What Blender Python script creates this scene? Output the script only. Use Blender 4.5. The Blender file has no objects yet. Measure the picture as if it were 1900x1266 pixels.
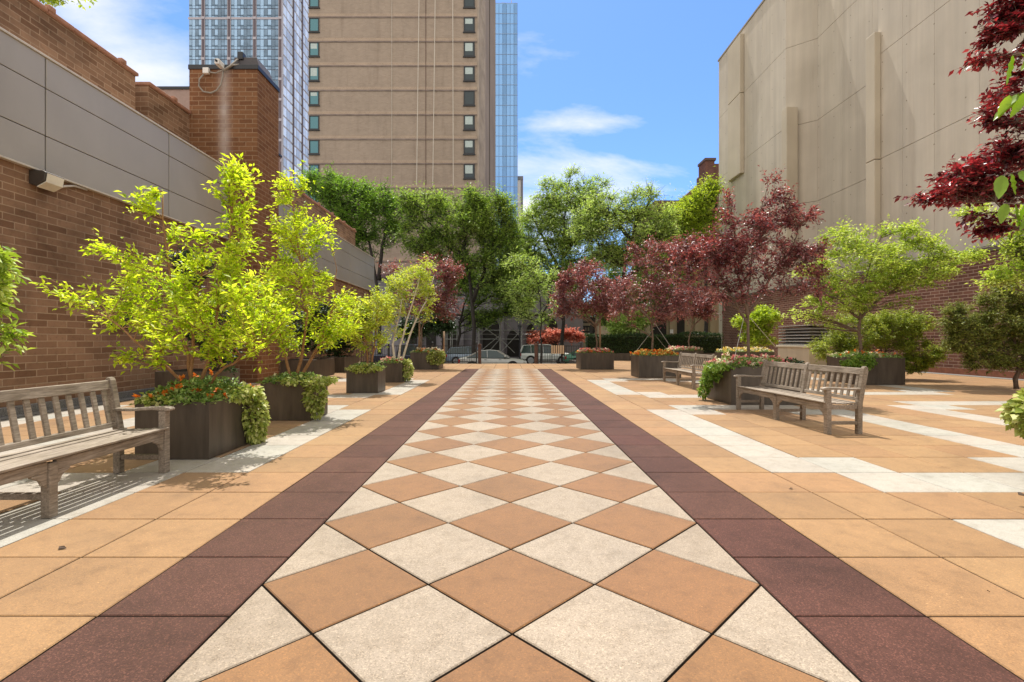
import bpy, math, random
import numpy as np
from mathutils import Vector, Matrix
R = math.radians
sc = bpy.context.scene
COL = sc.collection
rnd = random.Random(7)

# ------------------------------------------------------------------ camera
H = 1.285; F = 904.0; CX = 942.0; CY = 632.0
cam_d = bpy.data.cameras.new('camera'); cam = bpy.data.objects.new('camera', cam_d); COL.objects.link(cam)
cam.location = (0, 0, H); cam.rotation_euler = (R(90), 0, 0)
cam_d.sensor_width = 36; cam_d.lens = F / 1900 * 36
cam_d.shift_x = (950 - CX) / 1900; cam_d.shift_y = (CY - 633) / 1900
cam_d.clip_start = 0.05; cam_d.clip_end = 3000
sc.camera = cam

# ------------------------------------------------------------------ world, sun, exposure
SUN = Vector((-0.06, 0.38, 1.0)).normalized()
el = math.asin(SUN.z); az = math.atan2(SUN.x, SUN.y)
w = bpy.data.worlds.new('World'); sc.world = w; w.use_nodes = True
nt = w.node_tree; nt.nodes.clear()
def N(t, typ, **kw):
    n = t.nodes.new(typ)
    for k, v in kw.items():
        if hasattr(n, k): setattr(n, k, v)
    return n
def math_n(t, op, a, b=None, c=None, clamp=False):
    n = t.nodes.new('ShaderNodeMath'); n.operation = op; n.use_clamp = clamp
    for i, v in enumerate((a, b, c)):
        if v is None: continue
        if isinstance(v, (int, float)): n.inputs[i].default_value = v
        else: t.links.new(v, n.inputs[i])
    return n.outputs[0]
sky = nt.nodes.new('ShaderNodeTexSky'); sky.sky_type = 'NISHITA'; sky.sun_disc = False
sky.sun_elevation = el; sky.sun_rotation = az; sky.air_density = 1.0; sky.dust_density = 0.6; sky.ozone_density = 2.2
tc = nt.nodes.new('ShaderNodeTexCoord'); sep = nt.nodes.new('ShaderNodeSeparateXYZ'); nt.links.new(tc.outputs['Generated'], sep.inputs[0])
zc = math_n(nt, 'MAXIMUM', sep.outputs[2], 0.02)
zc = math_n(nt, 'ADD', zc, 0.12)
u = math_n(nt, 'DIVIDE', sep.outputs[0], zc); v = math_n(nt, 'DIVIDE', sep.outputs[1], zc)
comb = nt.nodes.new('ShaderNodeCombineXYZ'); nt.links.new(u, comb.inputs[0]); nt.links.new(v, comb.inputs[1]); comb.inputs[2].default_value = 3.7
def noise(t, vec, scale, detail=6, rough=0.55, dist=0.0):
    n = t.nodes.new('ShaderNodeTexNoise'); n.inputs['Scale'].default_value = scale
    n.inputs['Detail'].default_value = detail; n.inputs['Roughness'].default_value = rough; n.inputs['Distortion'].default_value = dist
    if vec is not None: t.links.new(vec, n.inputs['Vector'])
    return n.outputs[0]
mp = nt.nodes.new('ShaderNodeMapping'); nt.links.new(comb.outputs[0], mp.inputs[0]); mp.inputs['Scale'].default_value = (0.45, 0.8, 1)
n1 = noise(nt, mp.outputs[0], 1.5, 9, 0.6, 0.35)
# drifts of fair-weather cloud: banks centred on sky directions (azimuth slope x/y, height slope z/y)
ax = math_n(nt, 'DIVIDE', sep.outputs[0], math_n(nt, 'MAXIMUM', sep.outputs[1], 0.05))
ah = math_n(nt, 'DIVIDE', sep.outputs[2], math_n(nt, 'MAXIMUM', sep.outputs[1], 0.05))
banks = [((1095-942)/904, (632-230)/904, .17, .028, .26), ((1160-942)/904, (632-310)/904, .34, .035, .19), ((190-942)/904, (632-70)/904, .10, .10, .17),
         ((285-942)/904, (632-150)/904, .16, .09, .19), ((970-942)/904, (632-380)/904, 0.30, .08, .20), ((120-942)/904, (632-0)/904, .10, .06, .2)]
acc = None
for bx, bh, sx, sh, amp in banks:
    dx = math_n(nt, 'DIVIDE', math_n(nt, 'SUBTRACT', ax, bx), sx); dh = math_n(nt, 'DIVIDE', math_n(nt, 'SUBTRACT', ah, bh), sh)
    d2 = math_n(nt, 'ADD', math_n(nt, 'MULTIPLY', dx, dx), math_n(nt, 'MULTIPLY', dh, dh))
    g = math_n(nt, 'MULTIPLY', math_n(nt, 'EXPONENT', math_n(nt, 'MULTIPLY', d2, -0.9)), amp)
    acc = g if acc is None else math_n(nt, 'ADD', acc, g)
# unseen cloud beside, above and behind the view, added as neutral fill light
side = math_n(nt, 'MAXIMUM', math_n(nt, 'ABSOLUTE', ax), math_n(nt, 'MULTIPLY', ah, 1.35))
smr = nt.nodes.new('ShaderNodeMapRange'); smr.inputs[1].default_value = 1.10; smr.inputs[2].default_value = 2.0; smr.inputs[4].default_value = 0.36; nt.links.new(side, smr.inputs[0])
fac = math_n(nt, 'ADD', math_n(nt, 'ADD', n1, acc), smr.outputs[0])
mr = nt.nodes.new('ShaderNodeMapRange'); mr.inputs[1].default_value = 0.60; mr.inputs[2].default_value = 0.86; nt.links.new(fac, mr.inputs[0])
mixc = nt.nodes.new('ShaderNodeMix'); mixc.data_type = 'RGBA'
nt.links.new(mr.outputs[0], mixc.inputs[0])
tint = nt.nodes.new('ShaderNodeMix'); tint.data_type = 'RGBA'; tint.blend_type = 'MULTIPLY'; tint.inputs[0].default_value = 1.0
nt.links.new(sky.outputs[0], tint.inputs[6]); tint.inputs[7].default_value = (0.52, 0.70, 0.98, 1)
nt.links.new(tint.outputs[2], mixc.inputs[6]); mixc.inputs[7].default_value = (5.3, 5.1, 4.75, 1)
bg = nt.nodes.new('ShaderNodeBackground'); bg.inputs[1].default_value = 0.15
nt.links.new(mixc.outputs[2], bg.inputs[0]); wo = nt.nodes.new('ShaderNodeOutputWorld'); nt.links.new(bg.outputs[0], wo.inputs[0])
sd = bpy.data.lights.new('sun', 'SUN'); sd.energy = 3.9; sd.angle = R(0.5); sd.color = (1.0, 0.955, 0.885)
so = bpy.data.objects.new('sun', sd); COL.objects.link(so); so.location = (0, 0, 60)
so.rotation_euler = SUN.to_track_quat('Z', 'Y').to_euler()
sc.view_settings.view_transform = 'Standard'; sc.view_settings.look = 'None'
sc.view_settings.exposure = 0.66; sc.view_settings.gamma = 1

# ------------------------------------------------------------------ placement helpers (photo pixel -> metres)
def G(px, py):
    Y = F * H / (py - CY); return ((px - CX) / F * Y, Y)
def P(px, py, Y): return Vector(((px - CX) / F * Y, Y, H - (py - CY) / F * Y))
def XX(px, Y): return (px - CX) / F * Y
def ZZ(py, Y): return H - (py - CY) / F * Y

# ------------------------------------------------------------------ materials
def newmat(name):
    m = bpy.data.materials.new(name); m.use_nodes = True; t = m.node_tree
    for n in list(t.nodes): t.nodes.remove(n)
    o = t.nodes.new('ShaderNodeOutputMaterial'); b = t.nodes.new('ShaderNodeBsdfPrincipled'); t.links.new(b.outputs[0], o.inputs[0])
    return m, t, b, o
def ramp(t, fac, stops, interp='LINEAR'):
    r = t.nodes.new('ShaderNodeValToRGB'); t.links.new(fac, r.inputs[0]); r.color_ramp.interpolation = interp
    e = r.color_ramp.elements
    while len(e) > 1: e.remove(e[-1])
    e[0].position = stops[0][0]; e[0].color = tuple(stops[0][1]) + (1,)
    for p, c in stops[1:]:
        x = e.new(p); x.color = tuple(c) + (1,)
    return r.outputs[0]
def mul(t, a, b, f=1.0, mode='MULTIPLY'):
    n = t.nodes.new('ShaderNodeMix'); n.data_type = 'RGBA'; n.blend_type = mode
    if isinstance(f, (int, float)): n.inputs[0].default_value = f
    else: t.links.new(f, n.inputs[0])
    for i, v in ((6, a), (7, b)):
        if isinstance(v, tuple): n.inputs[i].default_value = v + (1,) if len(v) == 3 else v
        else: t.links.new(v, n.inputs[i])
    return n.outputs[2]
def bump(t, b, h, strength=0.3, dist=0.01):
    n = t.nodes.new('ShaderNodeBump'); n.inputs['Strength'].default_value = strength; n.inputs['Distance'].default_value = dist
    t.links.new(h, n.inputs['Height']); t.links.new(n.outputs[0], b.inputs['Normal'])
def pos(t): return t.nodes.new('ShaderNodeNewGeometry').outputs['Position']
def objc(t): return t.nodes.new('ShaderNodeTexCoord').outputs['Object']

def plain(name, col, rough=0.6, metal=0.0, var=0.12, scale=6.0, bmp=0.0, bscale=60, spec=0.5):
    m, t, b, o = newmat(name)
    n = noise(t, objc(t), scale, 5)
    c = ramp(t, n, [(0.25, tuple(x * (1 - var) for x in col)), (0.75, tuple(min(1, x * (1 + var)) for x in col))])
    t.links.new(c, b.inputs['Base Color']); b.inputs['Roughness'].default_value = rough; b.inputs['Metallic'].default_value = metal
    b.inputs['Specular IOR Level'].default_value = spec
    if bmp: bump(t, b, noise(t, objc(t), bscale, 4), bmp, 0.005)
    return m

def paver(name, c_lo, c_hi, grit_hi, grit_lo, grit=0.5, var=0.12):
    m, t, b, o = newmat(name); p = pos(t)
    isl = t.nodes.new('ShaderNodeNewGeometry').outputs['Random Per Island']
    base = ramp(t, isl, [(0.0, c_lo), (0.35, (c_hi[0]*.92, c_lo[1]*1.12, c_lo[2]*1.16)), (0.65, tuple((x+y)/2 for x, y in zip(c_lo, c_hi))), (1.0, c_hi)])
    st = noise(t, p, 1.3, 6, 0.6, 0.3)
    base = mul(t, base, ramp(t, st, [(0.3, (1-var*1.5,) * 3), (0.45, (1.0,) * 3), (0.72, (1+var,) * 3)]))
    st2 = noise(t, p, 9.0, 5, 0.65)
    base = mul(t, base, ramp(t, st2, [(0.30, (0.82, 0.80, 0.77)), (0.5, (1, 1, 1)), (0.72, (1.05, 1.05, 1.06))]))
    vo = t.nodes.new('ShaderNodeTexVoronoi'); vo.inputs['Scale'].default_value = 190; t.links.new(p, vo.inputs['Vector'])
    sv = t.nodes.new('ShaderNodeSeparateColor'); t.links.new(vo.outputs['Color'], sv.inputs[0])
    sp = ramp(t, sv.outputs[0], [(0.0, grit_lo), (0.30, (1, 1, 1)), (0.80, (1, 1, 1)), (0.9, grit_hi), (1.0, grit_hi)])
    base = mul(t, base, sp, grit)
    dr = noise(t, p, 0.45, 8, 0.7, 0.8)
    base = mul(t, base, ramp(t, dr, [(0.36, (0.84, 0.82, 0.79)), (0.47, (1, 1, 1)), (0.70, (1.05, 1.05, 1.05))]))
    vo2 = t.nodes.new('ShaderNodeTexVoronoi'); vo2.inputs['Scale'].default_value = 34; t.links.new(p, vo2.inputs['Vector'])
    s3 = t.nodes.new('ShaderNodeSeparateColor'); t.links.new(vo2.outputs['Color'], s3.inputs[0])
    chip = math_n(t, 'MULTIPLY', math_n(t, 'GREATER_THAN', s3.outputs[1], 0.93), math_n(t, 'LESS_THAN', vo2.outputs['Distance'], 0.12))
    base = mul(t, base, tuple(min(1, x * 1.7) for x in c_hi), chip, 'MIX')
    spot = noise(t, p, 2.6, 2, 0.4)
    sm = t.nodes.new('ShaderNodeMapRange'); sm.inputs[1].default_value = 0.70; sm.inputs[2].default_value = 0.78; sm.inputs[4].default_value = 0.22; t.links.new(spot, sm.inputs[0])
    base = mul(t, base, tuple(x * 0.55 for x in c_lo), sm.outputs[0], 'MIX')
    t.links.new(base, b.inputs['Base Color']); b.inputs['Roughness'].default_value = 0.62; b.inputs['Specular IOR Level'].default_value = 0.35; b.inputs['Sheen Weight'].default_value = 0.22; b.inputs['Sheen Roughness'].default_value = 0.5; b.inputs['Sheen Tint'].default_value = (1.0, 0.93, 0.82, 1)
    bump(t, b, noise(t, p, 260, 3, 0.7), 0.35, 0.003)
    return m
M = {}
M['tan'] = paver('tan_paver', (0.248, 0.137, 0.054), (0.315, 0.182, 0.076), (1.35, 1.3, 1.2), (0.72, 0.7, 0.68), 0.8)
M['amber'] = paver('amber_paver', (0.178, 0.083, 0.028), (0.220, 0.108, 0.038), (1.35, 1.3, 1.2), (0.72, 0.7, 0.68), 0.8)
M['cream'] = paver('cream_paver', (0.265, 0.212, 0.158), (0.315, 0.255, 0.194), (1.4, 1.38, 1.35), (0.62, 0.58, 0.52), 0.9)
M['white'] = paver('white_paver', (0.355, 0.315, 0.265), (0.395, 0.352, 0.300), (1.2, 1.2, 1.2), (0.75, 0.72, 0.68), 0.8)
M['brown'] = paver('brown_paver', (0.062, 0.027, 0.019), (0.082, 0.036, 0.025), (2.0, 2.0, 1.9), (0.6, 0.6, 0.6), 0.8, 0.2)
M['brown'].node_tree.nodes['Principled BSDF'].inputs['Specular IOR Level'].default_value = 0.18; M['brown'].node_tree.nodes['Principled BSDF'].inputs['Sheen Weight'].default_value = 0.05
M['joint_side'] = plain('dark_slab_edge', (0.05, 0.035, 0.025), 0.95, var=0.4, scale=20)  # slab sides coloured darker than the tops, so joints read as dark lines
M['joint'] = plain('joint_soil', (0.035, 0.024, 0.017), 0.95, var=0.4, scale=20)

def brickmat(name, cols, mortar, bw, bh, mw=0.014, stain=None, blotch=0.25, bumpk=0.6):
    m, t, b, o = newmat(name)
    g = t.nodes.new('ShaderNodeNewGeometry'); s = t.nodes.new('ShaderNodeSeparateXYZ'); t.links.new(g.outputs['Position'], s.inputs[0])
    ns = t.nodes.new('ShaderNodeSeparateXYZ'); t.links.new(g.outputs['True Normal'], ns.inputs[0])
    isx = math_n(t, 'GREATER_THAN', math_n(t, 'ABSOLUTE', ns.outputs[0]), 0.7)
    uu = math_n(t, 'ADD', math_n(t, 'MULTIPLY', s.outputs[1], isx), math_n(t, 'MULTIPLY', s.outputs[0], math_n(t, 'SUBTRACT', 1.0, isx)))
    cb = t.nodes.new('ShaderNodeCombineXYZ'); t.links.new(uu, cb.inputs[0]); t.links.new(s.outputs[2], cb.inputs[1])
    wob = t.nodes.new('ShaderNodeVectorMath'); wob.operation = 'MULTIPLY_ADD'
    nn = t.nodes.new('ShaderNodeTexNoise'); nn.inputs['Scale'].default_value = 5.0; t.links.new(g.outputs['Position'], nn.inputs['Vector'])
    t.links.new(nn.outputs['Color'], wob.inputs[0]); wob.inputs[1].default_value = (0.012, 0.012, 0); t.links.new(cb.outputs[0], wob.inputs[2])
    bt = t.nodes.new('ShaderNodeTexBrick'); t.links.new(wob.outputs[0], bt.inputs['Vector'])
    bt.inputs['Scale'].default_value = 1; bt.inputs['Brick Width'].default_value = bw; bt.inputs['Row Height'].default_value = bh
    bt.inputs['Mortar Size'].default_value = mw; bt.inputs['Mortar Smooth'].default_value = 0.15; bt.inputs['Bias'].default_value = 0.0
    bt.inputs['Color1'].default_value = cols[0] + (1,); bt.inputs['Color2'].default_value = cols[1] + (1,); bt.inputs['Mortar'].default_value = mortar + (1,)
    n = noise(t, g.outputs['Position'], 0.7, 7, 0.65, 0.4)
    c = mul(t, bt.outputs['Color'], ramp(t, n, [(0.3, (1 - blotch,) * 3), (0.5, (1, 1, 1)), (0.75, (1 + blotch * .6,) * 3)]))
    n2 = noise(t, g.outputs['Position'], 14, 6, 0.7)
    c = mul(t, c, ramp(t, n2, [(0.28, (0.6, 0.58, 0.56)), (0.42, (1, 1, 1)), (0.8, (1.12, 1.1, 1.08))]))
    if stain:
        x0, sxx = stain
        d = math_n(t, 'DIVIDE', math_n(t, 'SUBTRACT', s.outputs[0], x0), sxx)
        gg = math_n(t, 'EXPONENT', math_n(t, 'MULTIPLY', math_n(t, 'MULTIPLY', d, d), -1.0))
        gg = math_n(t, 'MULTIPLY', gg, math_n(t, 'MULTIPLY', math_n(t, 'SUBTRACT', 1.0, isx), noise(t, g.outputs['Position'], 2.2, 5)), clamp=True)
        c = mul(t, c, (0.55, 0.48, 0.44), math_n(t, 'MULTIPLY', gg, 1.0, clamp=True), 'MIX')
    t.links.new(c, b.inputs['Base Color']); b.inputs['Roughness'].default_value = 0.88; b.inputs['Specular IOR Level'].default_value = 0.25
    hh = math_n(t, 'ADD', math_n(t, 'MULTIPLY', math_n(t, 'SUBTRACT', 1.0, bt.outputs['Fac']), 1.0), math_n(t, 'MULTIPLY', noise(t, g.outputs['Position'], 60, 4), 0.35))
    bump(t, b, hh, bumpk, 0.012)
    return m
M['brick_left'] = brickmat('tan_brick', ((0.285, 0.170, 0.105), (0.165, 0.088, 0.050)), (0.34, 0.235, 0.155), 0.40, 0.128, 0.010, blotch=0.42)
M['brick_pier'] = brickmat('brown_brick', ((0.215, 0.100, 0.046), (0.155, 0.066, 0.030)), (0.29, 0.18, 0.105), 0.405, 0.1375, 0.012, stain=(-8.55, 0.16), blotch=0.15)
M['brick_right'] = brickmat('red_brick', ((0.18, 0.085, 0.060), (0.115, 0.052, 0.040)), (0.35, 0.25, 0.195), 0.40, 0.125, 0.012, blotch=0.25)
M['brick_far'] = brickmat('dark_red_brick', ((0.15, 0.062, 0.045), (0.11, 0.045, 0.035)), (0.18, 0.11, 0.085), 0.4, 0.14, 0.014)
M['tower_brick'] = brickmat('beige_tower_brick', ((0.365, 0.285, 0.222), (0.315, 0.245, 0.188)), (0.35, 0.285, 0.235), 0.40, 0.15, 0.02, blotch=0.10, bumpk=0.2)
def run_streaks(m, sx=0.35, k=0.75):
    t = m.node_tree; b = [n for n in t.nodes if n.type == 'BSDF_PRINCIPLED'][0]; l = b.inputs['Base Color'].links[0].from_socket
    mpn = t.nodes.new('ShaderNodeMapping'); t.links.new(pos(t), mpn.inputs[0]); mpn.inputs['Scale'].default_value = (sx, sx, 0.03)
    n = noise(t, mpn.outputs[0], 3.0, 8, 0.7)
    t.links.new(mul(t, l, ramp(t, n, [(0.32, (k, k*.98, k*.96)), (0.46, (1, 1, 1)), (0.7, (1.06, 1.05, 1.04))])), b.inputs['Base Color'])
run_streaks(M['tower_brick'], 0.3, 0.86)
M['tower_band'] = brickmat('pale_tower_band', ((0.42, 0.315, 0.23), (0.37, 0.27, 0.20)), (0.42, 0.34, 0.28), 0.30, 0.20, 0.02, blotch=0.15, bumpk=0.2)
M['tower_line'] = plain('shelf_angle_stain', (0.22, 0.17, 0.145), 0.9, var=0.35, scale=1.2)

def streaky(name, col, rough=0.6, var=0.10, vs=0.35, hs=3.0, bmp=0.1, metal=0.0):
    m, t, b, o = newmat(name); p = pos(t)
    mpn = t.nodes.new('ShaderNodeMapping'); t.links.new(p, mpn.inputs[0]); mpn.inputs['Scale'].default_value = (hs, hs, vs)
    n = noise(t, mpn.outputs[0], 1.0, 6, 0.6, 0.2)
    n2 = noise(t, p, 0.35, 4, 0.5, 0.5)
    c = ramp(t, n, [(0.25, tuple(x * (1 - var) for x in col)), (0.75, tuple(x * (1 + var) for x in col))])
    c = mul(t, c, ramp(t, n2, [(0.3, (0.90, 0.88, 0.85)), (0.7, (1.08, 1.07, 1.05))]))
    t.links.new(c, b.inputs['Base Color']); b.inputs['Roughness'].default_value = rough; b.inputs['Metallic'].default_value = metal
    if bmp: bump(t, b, noise(t, p, 40, 4), bmp, 0.004)
    return m
M['panel'] = streaky('grey_metal_panel', (0.39, 0.365, 0.335), 0.42, 0.06, 0.6, 1.2, 0.03, 0.15)
M['panel_edge'] = plain('pale_metal_edge', (0.55, 0.50, 0.43), 0.4)
M['dark_gap'] = plain('dark_gap', (0.03, 0.026, 0.022), 0.9)
M['beige'] = streaky('beige_concrete', (0.51, 0.455, 0.375), 0.8, 0.11, 0.10, 2.2, 0.15)
def tie_holes(m, sy=1.45, sz=1.3, r=0.034):
    t = m.node_tree; b = [n for n in t.nodes if n.type == 'BSDF_PRINCIPLED'][0]; l = b.inputs['Base Color'].links[0].from_socket
    s = t.nodes.new('ShaderNodeSeparateXYZ'); t.links.new(pos(t), s.inputs[0])
    a = math_n(t, 'MULTIPLY', math_n(t, 'SUBTRACT', math_n(t, 'FRACT', math_n(t, 'DIVIDE', s.outputs[1], sy)), 0.5), sy)
    c = math_n(t, 'MULTIPLY', math_n(t, 'SUBTRACT', math_n(t, 'FRACT', math_n(t, 'DIVIDE', s.outputs[2], sz)), 0.5), sz)
    d = math_n(t, 'SQRT', math_n(t, 'ADD', math_n(t, 'MULTIPLY', a, a), math_n(t, 'MULTIPLY', c, c)))
    t.links.new(mul(t, l, (0.55, 0.52, 0.48), math_n(t, 'LESS_THAN', d, r)), b.inputs['Base Color'])
tie_holes(M['beige']); run_streaks(M['beige'], 0.55, 0.93)
M['beige_rib'] = streaky('beige_rib_concrete', (0.51, 0.445, 0.345), 0.8, 0.06, 0.12, 1.6, 0.1)
M['cap_red'] = plain('terracotta_coping', (0.34, 0.17, 0.11), 0.8, var=0.2, bmp=0.2)
M['black_metal'] = plain('black_metal', (0.022, 0.022, 0.024), 0.45)
M['roof'] = plain('roofing', (0.10, 0.095, 0.09), 0.9)

# weathered teak
def teak():
    m, t, b, o = newmat('weathered_teak'); oc = objc(t)
    mpn = t.nodes.new('ShaderNodeMapping'); t.links.new(oc, mpn.inputs[0]); mpn.inputs['Scale'].default_value = (3, 30, 30)
    n = noise(t, mpn.outputs[0], 2.0, 6, 0.65, 0.6)
    n2 = noise(t, oc, 3.5, 5, 0.6)
    c = ramp(t, n, [(0.25, (0.12, 0.095, 0.070)), (0.5, (0.28, 0.235, 0.19)), (0.78, (0.46, 0.40, 0.34))])
    c = mul(t, c, ramp(t, n2, [(0.3, (0.72, 0.68, 0.6)), (0.6, (1.05, 1.03, 1.0)), (0.8, (1.12, 1.12, 1.12))]))
    t.links.new(c, b.inputs['Base Color']); b.inputs['Roughness'].default_value = 0.75
    bump(t, b, n, 0.35, 0.004)
    return m
M['teak'] = teak()
M['planter'] = streaky('bronze_planter', (0.088, 0.070, 0.054), 0.45, 0.42, 1.2, 7.0, 0.04, 0.2)
M['soil'] = plain('soil', (0.05, 0.035, 0.022), 1.0, var=0.5, scale=25, bmp=0.8)

def leafmat(name, dark, mid, light, trans=0.35, rough=0.45, spec=0.4, clump=2.0, tcol=None):
    m, t, b, o = newmat(name)
    isl = t.nodes.new('ShaderNodeNewGeometry').outputs['Random Per Island']
    n = noise(t, objc(t), clump, 3)
    f = math_n(t, 'ADD', math_n(t, 'MULTIPLY', isl, 0.6), math_n(t, 'MULTIPLY', math_n(t, 'SUBTRACT', n, 0.3), 1.0), clamp=True)
    c = ramp(t, f, [(0.1, dark), (0.5, mid), (0.95, light)])
    t.links.new(c, b.inputs['Base Color']); b.inputs['Roughness'].default_value = rough; b.inputs['Specular IOR Level'].default_value = spec
    tr = t.nodes.new('ShaderNodeBsdfTranslucent')
    if tcol: t.links.new(mul(t, c, tcol), tr.inputs[0])
    else: t.links.new(c, tr.inputs[0])
    mx = t.nodes.new('ShaderNodeMixShader'); mx.inputs[0].default_value = trans
    t.links.new(b.outputs[0], mx.inputs[1]); t.links.new(tr.outputs[0], mx.inputs[2]); t.links.new(mx.outputs[0], o.inputs[0])
    return m
M['lime'] = leafmat('lime_leaf', (0.20, 0.33, 0.02), (0.50, 0.62, 0.04), (0.80, 0.86, 0.14), 0.6, tcol=(1.35, 1.35, 0.5))
M['lime_soft'] = leafmat('soft_lime_leaf', (0.25, 0.36, 0.03), (0.46, 0.58, 0.06), (0.70, 0.76, 0.16), 0.45, tcol=(1.4, 1.3, 0.7))
M['fresh'] = leafmat('fresh_green_leaf', (0.20, 0.32, 0.03), (0.44, 0.56, 0.09), (0.74, 0.80, 0.32), 0.4, tcol=(1.3, 1.3, 0.6))
M['locust_dark'] = leafmat('dark_locust_leaf', (0.06, 0.14, 0.02), (0.18, 0.32, 0.045), (0.34, 0.50, 0.08), 0.4, clump=0.5, tcol=(1.2, 1.3, 0.6))
M['locust_mid'] = leafmat('locust_leaf', (0.10, 0.19, 0.03), (0.27, 0.39, 0.08), (0.46, 0.56, 0.15), 0.4, clump=0.5, tcol=(1.2, 1.3, 0.6))
M['locust_pale'] = leafmat('pale_locust_leaf', (0.19, 0.30, 0.06), (0.44, 0.56, 0.17), (0.68, 0.76, 0.36), 0.42, clump=0.5, tcol=(1.2, 1.3, 0.6))
M['locust_yellow'] = leafmat('yellow_locust_leaf', (0.20, 0.31, 0.03), (0.42, 0.55, 0.06), (0.64, 0.72, 0.13), 0.45, clump=0.5, tcol=(1.3, 1.3, 0.5))
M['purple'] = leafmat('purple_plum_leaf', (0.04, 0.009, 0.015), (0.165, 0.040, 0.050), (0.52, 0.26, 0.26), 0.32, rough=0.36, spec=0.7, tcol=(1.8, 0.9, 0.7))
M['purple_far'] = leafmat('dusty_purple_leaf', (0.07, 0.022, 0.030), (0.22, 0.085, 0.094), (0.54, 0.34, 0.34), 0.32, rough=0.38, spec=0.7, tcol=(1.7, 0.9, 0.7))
M['plum_red'] = leafmat('glowing_plum_leaf', (0.035, 0.006, 0.010), (0.15, 0.020, 0.028), (0.45, 0.10, 0.11), 0.42, rough=0.3, spec=0.8, tcol=(1.6, 0.6, 0.6))
M['yew'] = leafmat('yew_needle', (0.07, 0.11, 0.02), (0.24, 0.28, 0.05), (0.46, 0.48, 0.12), 0.35, clump=3.0)
M['juniper'] = leafmat('juniper_spray', (0.11, 0.18, 0.02), (0.34, 0.42, 0.04), (0.58, 0.62, 0.10), 0.38, clump=3.0)
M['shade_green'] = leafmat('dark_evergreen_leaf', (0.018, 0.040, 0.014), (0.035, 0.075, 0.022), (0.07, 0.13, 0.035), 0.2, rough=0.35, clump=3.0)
M['hedge'] = leafmat('hedge_leaf', (0.014, 0.032, 0.008), (0.03, 0.065, 0.014), (0.075, 0.14, 0.03), 0.2, clump=2.0)
M['bed_green'] = leafmat('bedding_leaf', (0.09, 0.17, 0.03), (0.22, 0.33, 0.07), (0.44, 0.52, 0.17), 0.35, clump=6)
M['ivy'] = leafmat('variegated_ivy_leaf', (0.17, 0.25, 0.03), (0.42, 0.47, 0.09), (0.75, 0.72, 0.34), 0.35, clump=8)
M['ivy_green'] = leafmat('green_vine_leaf', (0.08, 0.17, 0.015), (0.20, 0.34, 0.04), (0.40, 0.50, 0.09), 0.4, clump=8)
M['maple'] = leafmat('coral_maple_leaf', (0.55, 0.12, 0.08), (0.8, 0.28, 0.19), (0.9, 0.48, 0.36), 0.4, clump=1)
def petal(name, c1, c2): return leafmat(name, c1, c2, tuple(min(1, x * 1.3) for x in c2), 0.25, clump=14)
M['orange_fl'] = petal('orange_petal', (0.65, 0.12, 0.02), (0.8, 0.25, 0.03))
M['pink_fl'] = petal('pink_petal', (0.62, 0.08, 0.10), (0.75, 0.28, 0.26))
M['pale_fl'] = petal('cream_petal', (0.70, 0.55, 0.35), (0.8, 0.72, 0.52))
M['yellow_fl'] = petal('yellow_petal', (0.62, 0.40, 0.06), (0.78, 0.60, 0.15))
def barkmat(name, c1, c2, sc_=14):
    m, t, b, o = newmat(name); n = noise(t, objc(t), sc_, 6, 0.7, 0.8)
    t.links.new(ramp(t, n, [(0.3, c1), (0.7, c2)]), b.inputs['Base Color']); b.inputs['Roughness'].default_value = 0.8
    bump(t, b, n, 0.5, 0.008); return m
M['bark_orange'] = barkmat('peeling_orange_bark', (0.20, 0.09, 0.035), (0.42, 0.22, 0.10))
M['bark_white'] = barkmat('white_birch_bark', (0.42, 0.36, 0.27), (0.75, 0.70, 0.60), 9)
M['bark_brown'] = barkmat('brown_bark', (0.10, 0.065, 0.045), (0.21, 0.145, 0.10))
M['bark_dark'] = barkmat('dark_bark', (0.020, 0.016, 0.013), (0.05, 0.04, 0.032), 5)
M['stake'] = plain('wooden_stake', (0.30, 0.20, 0.12), 0.8, var=0.25)

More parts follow.
